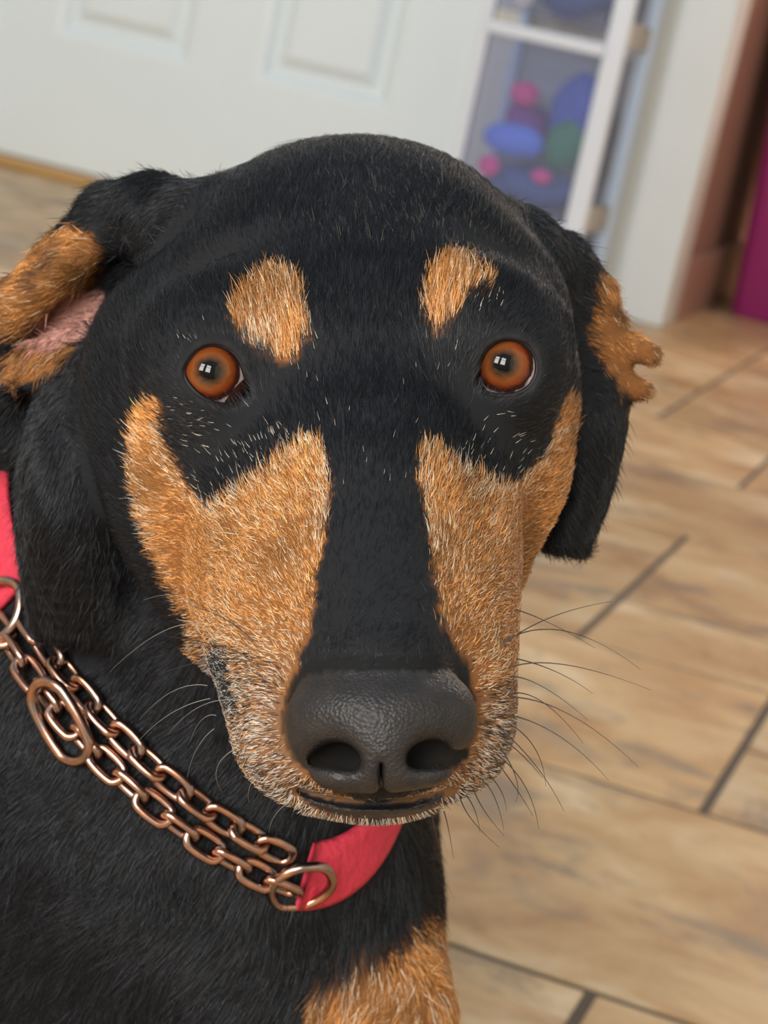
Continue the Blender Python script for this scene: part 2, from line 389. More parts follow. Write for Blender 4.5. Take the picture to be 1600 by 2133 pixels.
def sheet(rows, rad, nu=26, nv=26):      # a curved flap: grid of control points (3D), thickened to rad
    G = np.array(rows, float)
    def interp(A, n):
        m = len(A); t = np.linspace(0, m - 1, n); i = np.clip(t.astype(int), 0, m - 2); f = t - i
        pm = A[np.clip(i - 1, 0, m - 1)]; p0 = A[i]; p1 = A[i + 1]; p2 = A[np.clip(i + 2, 0, m - 1)]
        f = f.reshape((-1,) + (1,) * (A.ndim - 1))
        return 0.5 * (2 * p0 + (p1 - pm) * f + (2 * pm - 5 * p0 + 4 * p1 - p2) * f ** 2 + (3 * p0 - pm - 3 * p1 + p2) * f ** 3)
    S = interp(G, nu); S = interp(np.swapaxes(S, 0, 1), nv).reshape(-1, 3).astype(np.float32)
    lo, hi = S.min(0) - 25, S.max(0) + 25
    def f(P):
        sh = P.shape[:-1]; Q = P.reshape(-1, 3).astype(np.float32); out = np.full(len(Q), 1e3, np.float32)
        m = np.where(((Q > lo) & (Q < hi)).all(1))[0]
        bc = (S.min(0) + S.max(0)) / 2; br = np.linalg.norm(S - bc, axis=1).max()
        out = np.maximum(np.linalg.norm(Q - bc, axis=1) - br, 20.0)
        for k in range(0, len(m), 20000):
            q = Q[m[k:k + 20000]]
            d2 = (q * q).sum(1)[:, None] + (S * S).sum(1)[None] - 2 * q @ S.T
            out[m[k:k + 20000]] = np.sqrt(np.maximum(d2.min(1), 0)) - rad
        return out.reshape(sh)
    return f
def poly_sd(poly, x, y):      # signed distance to a closed polygon, negative inside
    p = np.array(poly, float); q = np.roll(p, -1, 0)
    d = np.full(x.shape, 1e9); s = np.zeros(x.shape, bool)
    for (ax, ay), (bx, by) in zip(p, q):
        ex, ey = bx - ax, by - ay; wx, wy = x - ax, y - ay
        t = np.clip((wx * ex + wy * ey) / (ex * ex + ey * ey + 1e-9), 0, 1)
        d = np.minimum(d, (wx - ex * t) ** 2 + (wy - ey * t) ** 2)
        c = ((ay > y) != (by > y)) & (x < (bx - ax) * (y - ay) / (by - ay + 1e-12) + ax); s ^= c
    return np.where(s, -1, 1) * np.sqrt(d)
def smooth_poly(poly, n=1):
    p = np.array(poly, float)
    for _ in range(n):
        q = np.roll(p, -1, 0); p = np.stack([0.75 * p + 0.25 * q, 0.25 * p + 0.75 * q], 1).reshape(-1, 2)
    return p

EYES = [dict(c=V(443, 778, 643.5), r=11.6, iris=(438, 772), ap=[(390, 752), (414, 724), (447, 715), (480, 726), (503, 752), (514, 788), (526, 828), (505, 842), (470, 846), (430, 836), (396, 808), (379, 775)]),
        dict(c=V(1054, 762, 651.0), r=11.8, iris=(1050, 757), ap=[(993, 778), (1000, 746), (1020, 718), (1050, 705), (1085, 709), (1110, 729), (1122, 760), (1114, 795), (1090, 818), (1055, 826), (1015, 822), (988, 806)])]
EYES[0].update(corner=(530, 850), cap=0.80); EYES[1].update(corner=(975, 815), cap=0.86)
for e in EYES: e['apS'] = smooth_poly(e['ap'], 2)

HEAD = [  # (primitive, blend)
    (ell(V(738, 665, 722), (57, 50, 62)), 1),                               # cranium
    (ell(V(742, 500, 735), (46, 29, 50)), 22),                              # crown
    (ell(V(585, 590, 690), (24, 26, 27)), 24), (ell(V(900, 580, 692), (22, 25, 27)), 24),   # frontal bosses
    (ell(V(545, 668, 653), (16, 13, 14)), 16), (ell(V(948, 648, 656), (14, 13, 14)), 16), (cone(V(390, 690, 666), V(470, 672, 655), 9, 10), 12), (cone(V(1030, 655, 660), V(1090, 672, 672), 9.5, 9), 12),   # brow pads
    (ell(V(450, 770, 659), (25, 23, 24)), 18), (ell(V(1035, 760, 665), (21, 22, 24)), 18),  # orbits
    (cone(V(365, 720, 702), V(425, 1010, 690), 24, 25), 20),                # cheek bone, dog's right
    (cone(V(1030, 680, 704), V(1035, 960, 694), 22, 20), 20),               # cheek bone, dog's left
    (cone(V(375, 870, 705), V(500, 1240, 690), 27, 24), 22), (cone(V(1030, 850, 708), V(965, 1160, 690), 21, 20), 20),  # jaw muscle
    (cone(V(752, 690, 668), V(772, 1010, 632), 26, 22), 24),                # stop
    (cone(V(770, 980, 634), V(791, 1405, 576), 21.5, 18.0), 16),            # bridge of the muzzle
    (cone(V(595, 980, 662), V(660, 1420, 601), 27, 20), 18), (cone(V(928, 980, 667), V(930, 1400, 603), 22, 17.5), 18),   # muzzle sides
    (cone(V(552, 1230, 655), V(630, 1520, 603), 22, 17.8), 12), (cone(V(950, 1210, 657), V(922, 1510, 605), 17.5, 16.5), 12),   # flews
    (cone(V(655, 1538, 597), V(780, 1578, 580), 16, 10.5), 10), (cone(V(925, 1528, 599), V(815, 1578, 580), 15.5, 10.5), 10),   # front lip
    (ell(V(780, 1624, 606), (22, 10.5, 22)), 5),                            # chin
    (cone(V(780, 1528, 650), V(740, 1400, 700), 23, 36), 18),               # lower jaw
]
NOSE = [
    (ell(V(793, 1480, 567), (21.0, 11.5, 15.5)), 1),
    (ell(V(662, 1518, 571), (7.6, 10.5, 10)), 7), (ell(V(928, 1503, 571), (7.6, 10.5, 10)), 7),
    (ell(V(795, 1565, 560), (9.0, 10, 9)), 8),
    (ell(V(722, 1610, 563), (9, 4.6, 8)), 5), (ell(V(868, 1605, 563), (9, 4.6, 8)), 5),
]
NOSTRIL = [smooth_poly(p, 2) for p in (
    [(640, 1588), (664, 1560), (695, 1546), (728, 1550), (750, 1572), (752, 1600), (730, 1606), (700, 1596), (668, 1592)],
    [(848, 1598), (846, 1575), (862, 1553), (895, 1540), (925, 1544), (932, 1562), (962, 1568), (978, 1560), (968, 1585), (930, 1592), (890, 1602)])]
EAR_R = [   # the dog's right ear, at the left of the picture
    (chain_sdf([(V(400, 500, 725), 21), (V(320, 455, 730), 14.0), (V(235, 450, 735), 10.5), (V(130, 545, 738), 8.5), (V(30, 640, 742), 8.5), (V(-40, 760, 748), 8.0)]), 10),
    (sheet([[V(330, 560, 745), V(300, 640, 745), V(280, 720, 740), V(270, 770, 728)],
            [V(220, 560, 752), V(190, 640, 757), V(170, 720, 750), V(150, 775, 735)],
            [V(120, 600, 752), V(95, 680, 757), V(75, 740, 750), V(55, 775, 740)],
            [V(20, 680, 752), V(5, 740, 752), V(-5, 790, 748), V(-10, 830, 744)]], 4.0), 5),
    (chain_sdf([(V(165, 715, 738), 6.5), (V(80, 752, 732), 6.0), (V(48, 790, 730), 3.0)]), 5),       # tan tuft
    (chain_sdf([(V(320, 740, 716), 14), (V(235, 765, 722), 9), (V(130, 775, 730), 6.5)]), 8),        # lower edge of the ear
    (chain_sdf([(V(-20, 700, 752), 9), (V(-10, 820, 755), 12), (V(20, 900, 762), 13)]), 8),
    (sheet([[V(300, 800, 715), V(220, 800, 712), V(140, 830, 716), V(95, 870, 726)],
            [V(265, 950, 722), V(190, 950, 705), V(110, 970, 702), V(68, 985, 718)],
            [V(260, 1100, 735), V(190, 1110, 710), V(110, 1120, 703), V(68, 1120, 718)],
            [V(290, 1300, 750), V(220, 1310, 735), V(150, 1310, 730), V(95, 1300, 735)]], 5.0), 12),  # hanging flap
]
EAR_L = [   # the dog's left ear
    (chain_sdf([(V(1080, 560, 728), 20), (V(1150, 575, 734), 14), (V(1213, 622, 738), 10.5), (V(1250, 680, 740), 7.5), (V(1258, 730, 738), 6.0)]), 10),
    (chain_sdf([(V(1262, 722, 734), 5.5), (V(1310, 722, 730), 4.2), (V(1352, 738, 726), 3.8)]), 2),
    (chain_sdf([(V(1230, 780, 734), 7), (V(1295, 800, 728), 4.2), (V(1336, 812, 724), 3.6)]), 2),
    (chain_sdf([(V(1150, 690, 735), 14), (V(1215, 770, 736), 12)]), 8),
    (sheet([[V(1150, 720, 728), V(1200, 730, 726), V(1250, 760, 732), V(1275, 790, 742)],
            [V(1150, 860, 738), V(1200, 860, 722), V(1250, 860, 722), V(1278, 860, 735)],
            [V(1150, 980, 742), V(1190, 990, 724), V(1222, 1000, 722), V(1248, 1000, 734)],
            [V(1145, 1108, 742), V(1165, 1115, 726), V(1185, 1122, 724), V(1203, 1120, 735)]], 5.2), 6),
]
BODY = [
    (cone(V(690, 1000, 770), V(365, 1650, 812), 57, 72), 1),                 # throat and neck
    (cone(V(480, 930, 800), V(130, 1560, 850), 62, 84), 30),                 # nape and side of the neck
    (ell(V(425, 2100, 838), (82, 96, 88), (0, 0, 14)), 45),                 # breast
    (cone(V(250, 1750, 850), V(60, 2200, 880), 95, 105), 45),                # shoulder
    (cone(V(720, 1870, 815), V(775, 2180, 800), 30, 27.5), 22),              # upper arm, dog's left
    (chain_sdf([(V(775, 2150, 800), 27), (VW(0.030, 0.735, 0.15), 20), (VW(0.028, 0.715, 0.05), 17), (VW(0.028, 0.700, 0.025), 18)]), 14),
    (cone(VW(0.028, 0.695, 0.022), VW(0.030, 0.645, 0.016), 19, 15), 8),
    (chain_sdf([(V(60, 2150, 850), 34), (VW(-0.155, 0.745, 0.16), 21), (VW(-0.150, 0.730, 0.05), 17), (VW(-0.150, 0.715, 0.025), 18)]), 20),
    (cone(VW(-0.150, 0.71, 0.022), VW(-0.150, 0.66, 0.016), 19, 15), 8),
    (cone(VW(-0.075, 0.86, 0.30), VW(-0.17, 1.14, 0.125), 112, 112), 50),     # trunk of the sitting dog
    (ell(VW(-0.275, 1.10, 0.10), (62, 90, 110)), 30), (ell(VW(-0.055, 1.16, 0.10), (62, 90, 110)), 30),   # thighs
    (chain_sdf([(VW(-0.285, 1.06, 0.05), 36), (VW(-0.290, 0.97, 0.026), 20), (VW(-0.288, 0.91, 0.018), 16)]), 14),
    (chain_sdf([(VW(-0.02, 1.12, 0.05), 36), (VW(0.02, 1.04, 0.026), 20), (VW(0.026, 0.98, 0.018), 16)]), 14),
    (chain_sdf([(VW(-0.19, 1.24, 0.06), 24), (VW(-0.21, 1.36, 0.024), 16), (VW(-0.30, 1.48, 0.018), 13), (VW(-0.40, 1.52, 0.016), 7)]), 14),  # tail
]
for lx in (0.030, -0.150):
    for k, dx in enumerate((-0.020, -0.007, 0.007, 0.020)):
        yy = 0.632 + (0.018 if lx < 0 else 0) + 0.006 * abs(k - 1.5)
        BODY.append((cone(VW(lx + dx, yy + 0.02, 0.017), VW(lx + dx * 1.15, yy, 0.012), 10.5, 9.0), 4))

def union(prims, P):
    d = None
    for f, k in prims:
        g = f(P); d = g if d is None else smin(d, g, k)
    return d
def sdf(P, parts=False):
    h = union(HEAD, P); n = union(NOSE, P)
    for e in EYES:
        h = smin(h, np.sqrt(((P - e['c']) ** 2).sum(-1)) - (e['r'] + 1.5), 10)
    er = union(EAR_R, P); el = union(EAR_L, P); b = union(BODY, P)
    ear = np.minimum(er, el)
    d = smin(h, b, 26); d = smin(d, ear, 10)
    px, py, D = proj(P)
    d = smin(d, n, 2.6)
    near = (D < 600) & (px > 560) & (px < 1050) & (py > 1480) & (py < 1680)
    if near.any():
        for pg in NOSTRIL:
            cut = np.full(d.shape, 1e3); x_, y_, D_ = px[near], py[near], D[near]
            cut[near] = np.maximum(poly_sd(pg, x_, y_) * D_ / FPX - 0.3, D_ - 574)
            d = smax(d, -cut, 2.4)
    # groove under the nose and the line of the mouth
    g1 = np.maximum(np.abs(px - 797) * D / FPX - 0.55, np.maximum(np.abs(py - 1622) - 40, D - 566) * 0.13)
    d = smax(d, -g1, 1.6)
    my = 1674 - 0.0012 * (px - 780) ** 2
    g2 = np.maximum(np.abs(py - my) * D / FPX - 1.1, np.maximum((np.abs(px - 780) - 165) * 0.13, D - 593))
    d = smax(d, -g2, 2.0)
    for e in EYES:
        De = -e['c'][2]
        near = (np.abs(P - e['c']).max(-1) < 40)
        cut = np.full(d.shape, 1e3)
        if near.any():
            s = poly_sd(e['apS'], px[near], py[near]) * De / FPX
            cut[near] = np.maximum(s, D[near] - (De + 4.0))
        d = smax(d, -cut, 1.4)
    if parts: return d, h, n, er, el, b
    return d

def axis(lo, hi, f0, f1, fine, coarse):
    a = list(np.arange(f0, f1 + 1e-6, fine)); s = fine
    while a[-1] < hi: s = min(s * 1.12, coarse); a.append(a[-1] + s)
    s = fine
    while a[0] > lo: s = min(s * 1.12, coarse); a.insert(0, a[0] - s)
    return np.array(a)

def surface_nets(xs, ys, zs):
    n = (len(xs), len(ys), len(zs)); st = 4
    ci = [np.unique(np.r_[np.arange(0, m, st), m - 1]) for m in n]
    G = np.stack(np.meshgrid(xs[ci[0]], ys[ci[1]], zs[ci[2]], indexing='ij'), -1)
    cs = sdf(G).astype(np.float32)
    vals = np.empty(n, np.float32)
    ax = [xs, ys, zs]
    near = [np.minimum((np.arange(m) + st // 2) // st, len(c) - 1) for m, c in zip(n, ci)]
    vals[:] = cs[np.ix_(*near)]
    step = [np.abs(np.gradient(a)) for a in ax]
    bl = [np.array([step[k][max(0, i - st):i + st + 1].max() for i in ci[k]]) * st for k in range(3)]
    size = np.sqrt(bl[0][:, None, None] ** 2 + bl[1][None, :, None] ** 2 + bl[2][None, None, :] ** 2)
    act = np.abs(cs) < size * 0.75 + 5.0
    mask = act[np.ix_(*near)]
    idx = np.argwhere(mask)
    for k in range(0, len(idx), 400000):
        q = idx[k:k + 400000]
        vals[q[:, 0], q[:, 1], q[:, 2]] = sdf(np.stack([xs[q[:, 0]], ys[q[:, 1]], zs[q[:, 2]]], -1))
    s = vals < 0
    corners = [(i, j, k) for i in (0, 1) for j in (0, 1) for k in (0, 1)]
    cnt = np.zeros((n[0] - 1, n[1] - 1, n[2] - 1), np.uint8)
    for i, j, k in corners: cnt += s[i:n[0] - 1 + i, j:n[1] - 1 + j, k:n[2] - 1 + k]
    cell = np.argwhere((cnt > 0) & (cnt < 8))
    ids = np.full(cnt.shape, -1, np.int32); ids[cell[:, 0], cell[:, 1], cell[:, 2]] = np.arange(len(cell))
    acc = np.zeros((len(cell), 3)); num = np.zeros(len(cell))
    for a in range(8):
        for bit in range(3):
            if corners[a][bit] == 0:
                c0 = np.array(corners[a]); c1 = c0.copy(); c1[bit] = 1
                p = cell + c0; q = cell + c1
                v0 = vals[p[:, 0], p[:, 1], p[:, 2]]; v1 = vals[q[:, 0], q[:, 1], q[:, 2]]
                x = (v0 < 0) != (v1 < 0); t = np.where(x, v0 / np.where(x, v0 - v1, 1), 0)[:, None]
                P0 = np.stack([xs[p[:, 0]], ys[p[:, 1]], zs[p[:, 2]]], -1); P1 = np.stack([xs[q[:, 0]], ys[q[:, 1]], zs[q[:, 2]]], -1)
                acc += np.where(x[:, None], P0 + (P1 - P0) * t, 0); num += x
    verts = acc / num[:, None]
    quads = []
    for axn in range(3):
        o1, o2 = [(1, 2), (2, 0), (0, 1)][axn]
        sl0 = [slice(None)] * 3; sl1 = [slice(None)] * 3; sl0[axn] = slice(0, n[axn] - 1); sl1[axn] = slice(1, n[axn])
        ch = s[tuple(sl0)] != s[tuple(sl1)]
        e = np.argwhere(ch)
        ok = (e[:, o1] > 0) & (e[:, o2] > 0) & (e[:, o1] < n[o1] - 1) & (e[:, o2] < n[o2] - 1); e = e[ok]
        d1 = np.zeros(3, int); d1[o1] = 1; d2 = np.zeros(3, int); d2[o2] = 1
        def g(c): return ids[c[:, 0], c[:, 1], c[:, 2]]
        Q = np.stack([g(e), g(e - d1), g(e - d1 - d2), g(e - d2)], -1)
        inside = s[e[:, 0], e[:, 1], e[:, 2]]
        Q[inside] = Q[inside][:, ::-1]
        quads.append(Q)
    F = np.concatenate(quads)[:, ::-1]
    return verts, F

lo3 = to_cam(np.array([[-0.46, 1.56, -0.01], [0.1, 0.55, -0.01], [-0.4, 0.6, 0.0], [0.1, 1.3, 0.1], [-0.4, 1.5, 0.4], [0.15, 0.6, 0.6]])).min(0)
FINE = 1.35
xs = axis(min(lo3[0], -330), 150, -125, 88, FINE, 7.0)
ys = axis(lo3[1] - 30, 135, -100, 118, FINE, 7.0)
zs = axis(lo3[2] - 60, -535, -745, -538, FINE, 7.0)
verts, quads = surface_nets(xs, ys, zs)
# one gentle smoothing pass
def relax(vs, Q, n=2, lam=0.45):
    ed = np.concatenate([Q[:, [0, 1]], Q[:, [1, 2]], Q[:, [2, 3]], Q[:, [3, 0]]])
    for _ in range(n):
        s = np.zeros_like(vs); c = np.zeros(len(vs))
        for a, b in ((0, 1), (1, 0)):
            for k in range(3): s[:, k] += np.bincount(ed[:, a], vs[ed[:, b], k], len(vs))
            c += np.bincount(ed[:, a], minlength=len(vs))
        vs = vs + lam * (s / c[:, None] - vs)
    return vs
verts = relax(verts, quads)
# vertex normals
def normals(vs, Q):
    n = np.cross(vs[Q[:, 2]] - vs[Q[:, 0]], vs[Q[:, 3]] - vs[Q[:, 1]])
    out = np.zeros_like(vs)
    for c in range(4):
        for k in range(3): out[:, k] += np.bincount(Q[:, c], n[:, k], len(vs))
    return out / (np.linalg.norm(out, axis=1)[:, None] + 1e-12), np.linalg.norm(n, axis=1) / 2
vnorm, qarea = normals(verts, quads)

_ph = np.random.default_rng(5).uniform(0, 6.28, 40); _dr = np.random.default_rng(6).normal(size=(40, 3)); _dr /= np.linalg.norm(_dr, axis=1)[:, None]
def wob(P, wl, k0=0, n=7):        # smooth pseudo-noise of a given wavelength in mm, about -1..1
    o = 0
    for k in range(n): o = o + np.sin((P @ _dr[(k0 + k) % 40]) * 6.283 / (wl * (0.7 + 0.1 * k)) + _ph[(k0 + 3 * k) % 40])
    return o / (n ** 0.5) / 0.9
def sstep(a, b, x): t = np.clip((x - a) / (b - a), 0, 1); return t * t * (3 - 2 * t)

# ---- coat markings of a black and tan dog
TAN = [smooth_poly(p, 1) for p in (
    [(512, 600), (545, 562), (590, 562), (622, 600), (642, 660), (645, 700), (628, 738), (592, 760), (556, 748), (520, 715), (492, 685), (476, 652), (500, 632)],
    [(884, 610), (896, 560), (940, 526), (985, 540), (1022, 580), (1020, 604), (985, 612), (960, 642), (936, 682), (914, 704), (890, 682), (880, 645)],
    [(296, 850), (330, 830), (344, 870), (350, 920), (374, 980), (408, 1035), (440, 1066), (482, 1030), (540, 990), (592, 948), (640, 920), (672, 925), (687, 960),
     (690, 1010), (684, 1080), (668, 1150), (660, 1250), (640, 1340), (616, 1400), (596, 1450), (600, 1530), (640, 1610), (690, 1650), (760, 1668), (790, 1700), (700, 1730), (590, 1690), (520, 1620),
     (440, 1520), (400, 1420), (395, 1330), (385, 1270), (340, 1205), (300, 1110), (275, 1010), (266, 930), (278, 880)],
    [(878, 935), (905, 928), (932, 955), (972, 985), (1020, 1008), (1062, 1020), (1100, 990), (1140, 930), (1163, 865), (1174, 822), (1230, 840), (1240, 1000),
     (1200, 1120), (1150, 1250), (1140, 1400), (1110, 1520), (1010, 1650), (910, 1720), (800, 1715), (815, 1668), (900, 1645), (965, 1585), (992, 1520), (994, 1450), (972, 1385), (935, 1330), (912, 1260), (897, 1150), (885, 1060), (868, 985)])]
TAN_EAR = [smooth_poly(p, 1) for p in (
    [(-40, 650), (20, 555), (110, 470), (165, 470), (222, 520), (200, 590), (150, 640), (70, 700), (0, 705), (-40, 720)],
    [(8, 745), (55, 705), (110, 690), (160, 690), (165, 730), (100, 775), (62, 805), (8, 800)],
    [(1240, 590), (1262, 545), (1310, 610), (1325, 690), (1390, 700), (1400, 775), (1365, 850), (1305, 835), (1290, 795), (1262, 772), (1250, 740), (1230, 722), (1222, 700), (1240, 650)])]
PINK = smooth_poly([(55, 700), (110, 645), (165, 610), (205, 600), (215, 650), (170, 710), (110, 725), (70, 730)], 1)
TAN_LEG = smooth_poly([(600, 2300), (625, 2133), (655, 2060), (700, 2015), (775, 1995), (845, 1945), (900, 1885), (980, 1880), (1000, 2400), (600, 2500)], 1)
LIP = smooth_poly([(610, 1640), (660, 1662), (720, 1672), (790, 1676), (860, 1670), (920, 1650), (925, 1668), (880, 1694), (800, 1706), (720, 1702), (650, 1682)], 1)
LINLIP = smooth_poly([(432, 1360), (462, 1340), (478, 1400), (500, 1480), (478, 1500), (445, 1440)], 1)

LEGS = [BODY[5], BODY[6], BODY[7], BODY[8], BODY[12], BODY[13]] + BODY[15:]
def coat(P, reg=None):
    """tan amount, frost (pale hairs) amount, pink amount, bare skin amount"""
    px, py, D = proj(P)
    d, h, n, er, el, b = sdf(P, True)
    head = (h < np.minimum(np.minimum(er, el), b) + 1.0) & (D < 725)
    ear = np.minimum(er, el) < np.minimum(h, b)
    jit = wob(P, 7, 3) * 4 + wob(P, 3.2, 11) * 3
    t = np.full(len(P), 1e3)
    for p in TAN: t = np.where(head, np.minimum(t, poly_sd(p, px, py)), t)
    for p in TAN_EAR: t = np.where(ear & ~head, np.minimum(t, poly_sd(p, px, py)), t)
    wz = to_world(P)[:, 2]
    legd = np.min([f(P) for f, k in LEGS], 0)
    t = np.where(~head & ~ear & (b < h), np.minimum(np.where(D < 860, poly_sd(TAN_LEG, px, py), 1e3), np.where(legd < 5.0, (wz - 0.19) * 5000, 1e3)), t)
    tan = sstep(8, -8, t + jit)
    frost = head * (sstep(1330, 1560, py + 0.22 * np.abs(px - 790) + 0.10 * (790 - px)) * sstep(14, -20, t) + 0.9 * sstep(1680, 1696, py) * (D < 650))
    frost = np.maximum(frost, head * 0.45 * np.maximum(sstep(60, 10, np.hypot((px - 545) / 1.2, py - 715)), 0.6 * sstep(50, 10, np.hypot(px - 985, py - 610))))
    frost = np.maximum(frost, head * 0.40 * sstep(45, 5, np.abs(t)) * (t < 0) * (py > 890) * (py < 1150))
    pink = np.where(ear & ~head, sstep(12, -12, poly_sd(PINK, px, py) + jit), 0.0)
    bare = ((n < 1.0) & (D < 592) & (py > 1385 + 8 * np.cos((px - 790) / 60))).astype(float)
    for e in EYES:
        nr = np.abs(P - e['c']).max(-1) < 45
        s = np.full(len(P), 1e3); s[nr] = poly_sd(e['apS'], px[nr], py[nr]) * 0.136
        bare = np.maximum(bare, (s < 1.3) * head)
    lip = head & (D < 640) & (poly_sd(LIP, px, py) < 0)
    lip2 = head & ((poly_sd(LINLIP, px, py) + jit < 0))
    bare = np.maximum(bare, lip * 1.0)
    tan = np.where(lip | lip2 | ((n < 1.0) & (D < 592)), 0.0, tan); frost = np.where(lip, 0, frost)
    return tan, frost, pink, bare, head, ear, px, py, D, wz, t

BLACK = np.array([0.0058, 0.0066, 0.0088]); TANC = np.array([0.42, 0.185, 0.055]); PINKC = np.array([0.42, 0.21, 0.17]); CREAM = np.array([0.66, 0.52, 0.36]); GREY = np.array([0.42, 0.40, 0.37])

dog = bpy.data.objects.new('dog', None); link(dog)
dog.location = tuple(EB * 0 + np.array([-0.08, 0.85, 0.0]))
tag(dog, 'black and tan dog with amber eyes sitting on the stone tile floor', 'dog')
PINV = Matrix.Translation(dog.location).inverted()
def adopt(o, parent=dog):
    o.parent = parent; o.matrix_parent_inverse = PINV; return o

def body_material():
    m, nt, p = new_mat('skin_and_nose')
    at = nt.nodes.new('ShaderNodeAttribute'); at.attribute_name = 'coat'
    br = nt.nodes.new('ShaderNodeAttribute'); br.attribute_name = 'bare'
    tcn = nt.nodes.new('ShaderNodeTexCoord'); nzn = nt.nodes.new('ShaderNodeTexNoise'); nzn.inputs['Scale'].default_value = 180; nzn.inputs['Detail'].default_value = 6
    nt.links.new(tcn.outputs['Object'], nzn.inputs['Vector'])
    dr = ramp(nt, [(0.42, (0, 0, 0)), (0.75, (0.55, 0.55, 0.55))]); nt.links.new(nzn.outputs['Fac'], dr.inputs[0])
    du = nt.nodes.new('ShaderNodeMath'); du.operation = 'MULTIPLY'; nt.links.new(dr.outputs[0], du.inputs[0]); nt.links.new(br.outputs['Fac'], du.inputs[1])
    dm = nt.nodes.new('ShaderNodeMix'); dm.data_type = 'RGBA'; dm.inputs[7].default_value = (0.028, 0.024, 0.022, 1)
    nt.links.new(du.outputs[0], dm.inputs[0]); nt.links.new(at.outputs['Color'], dm.inputs[6]); nt.links.new(dm.outputs[2], p.inputs['Base Color'])
    mr = nt.nodes.new('ShaderNodeMapRange'); mr.inputs[3].default_value = 0.9; mr.inputs[4].default_value = 0.46; p.inputs['Specular IOR Level'].default_value = 0.32
    nt.links.new(br.outputs['Fac'], mr.inputs[0]); nt.links.new(mr.outputs[0], p.inputs['Roughness'])
    tc = nt.nodes.new('ShaderNodeTexCoord'); vo = nt.nodes.new('ShaderNodeTexVoronoi'); vo.inputs['Scale'].default_value = 1150
    nt.links.new(tc.outputs['Object'], vo.inputs['Vector'])
    mu = nt.nodes.new('ShaderNodeMath'); mu.operation = 'MULTIPLY'; nt.links.new(vo.outputs['Distance'], mu.inputs[0]); nt.links.new(br.outputs['Fac'], mu.inputs[1])
    bp = nt.nodes.new('ShaderNodeBump'); bp.inputs['Strength'].default_value = 0.45; bp.inputs['Distance'].default_value = 0.0006
    nt.links.new(mu.outputs[0], bp.inputs['Height']); nt.links.new(bp.outputs[0], p.inputs['Normal'])
    return m

tan, frost, pink, bare, head, ear, px, py, D, wz, tdist = coat(verts)
cc = BLACK * 0.8 + tan[:, None] * (TANC * np.array([0.42, 0.36, 0.3]) - BLACK) ; cc = cc + pink[:, None] * (PINKC - cc)  # skin under tan hair darkened to stand for shadow between the hairs
cc = cc + (np.clip(frost, 0, 1) * 0.5 * (tan > 0.3))[:, None] * (np.array([0.13, 0.085, 0.055]) - cc)
cc = np.where((bare > 0.5)[:, None], np.array([0.013, 0.012, 0.013]), cc)
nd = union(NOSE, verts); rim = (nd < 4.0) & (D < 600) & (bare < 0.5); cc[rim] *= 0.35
hole = np.zeros(len(verts), bool)
for pg in NOSTRIL: hole |= (poly_sd(pg, px, py) < 4) & (D > 553.5) & (D < 600)
cc[hole] = (0.004, 0.0035, 0.0035); dull = np.where(hole | (py < 1000), 0.0, bare)  # nostril insides painted darker, the shade of the recess in their colour
me = bpy.data.meshes.new('body'); me.from_pydata(to_world(verts).tolist(), [], quads.tolist()); me.update()
me.polygons.foreach_set('use_smooth', [True] * len(me.polygons))
a = me.attributes.new('coat', 'FLOAT_COLOR', 'POINT'); a.data.foreach_set('color', np.c_[cc, np.ones(len(cc))].astype(np.float32).ravel())
a = me.attributes.new('bare', 'FLOAT', 'POINT'); a.data.foreach_set('value', dull.astype(np.float32))
me.materials.append(body_material())
adopt(link(bpy.data.objects.new('body', me)))

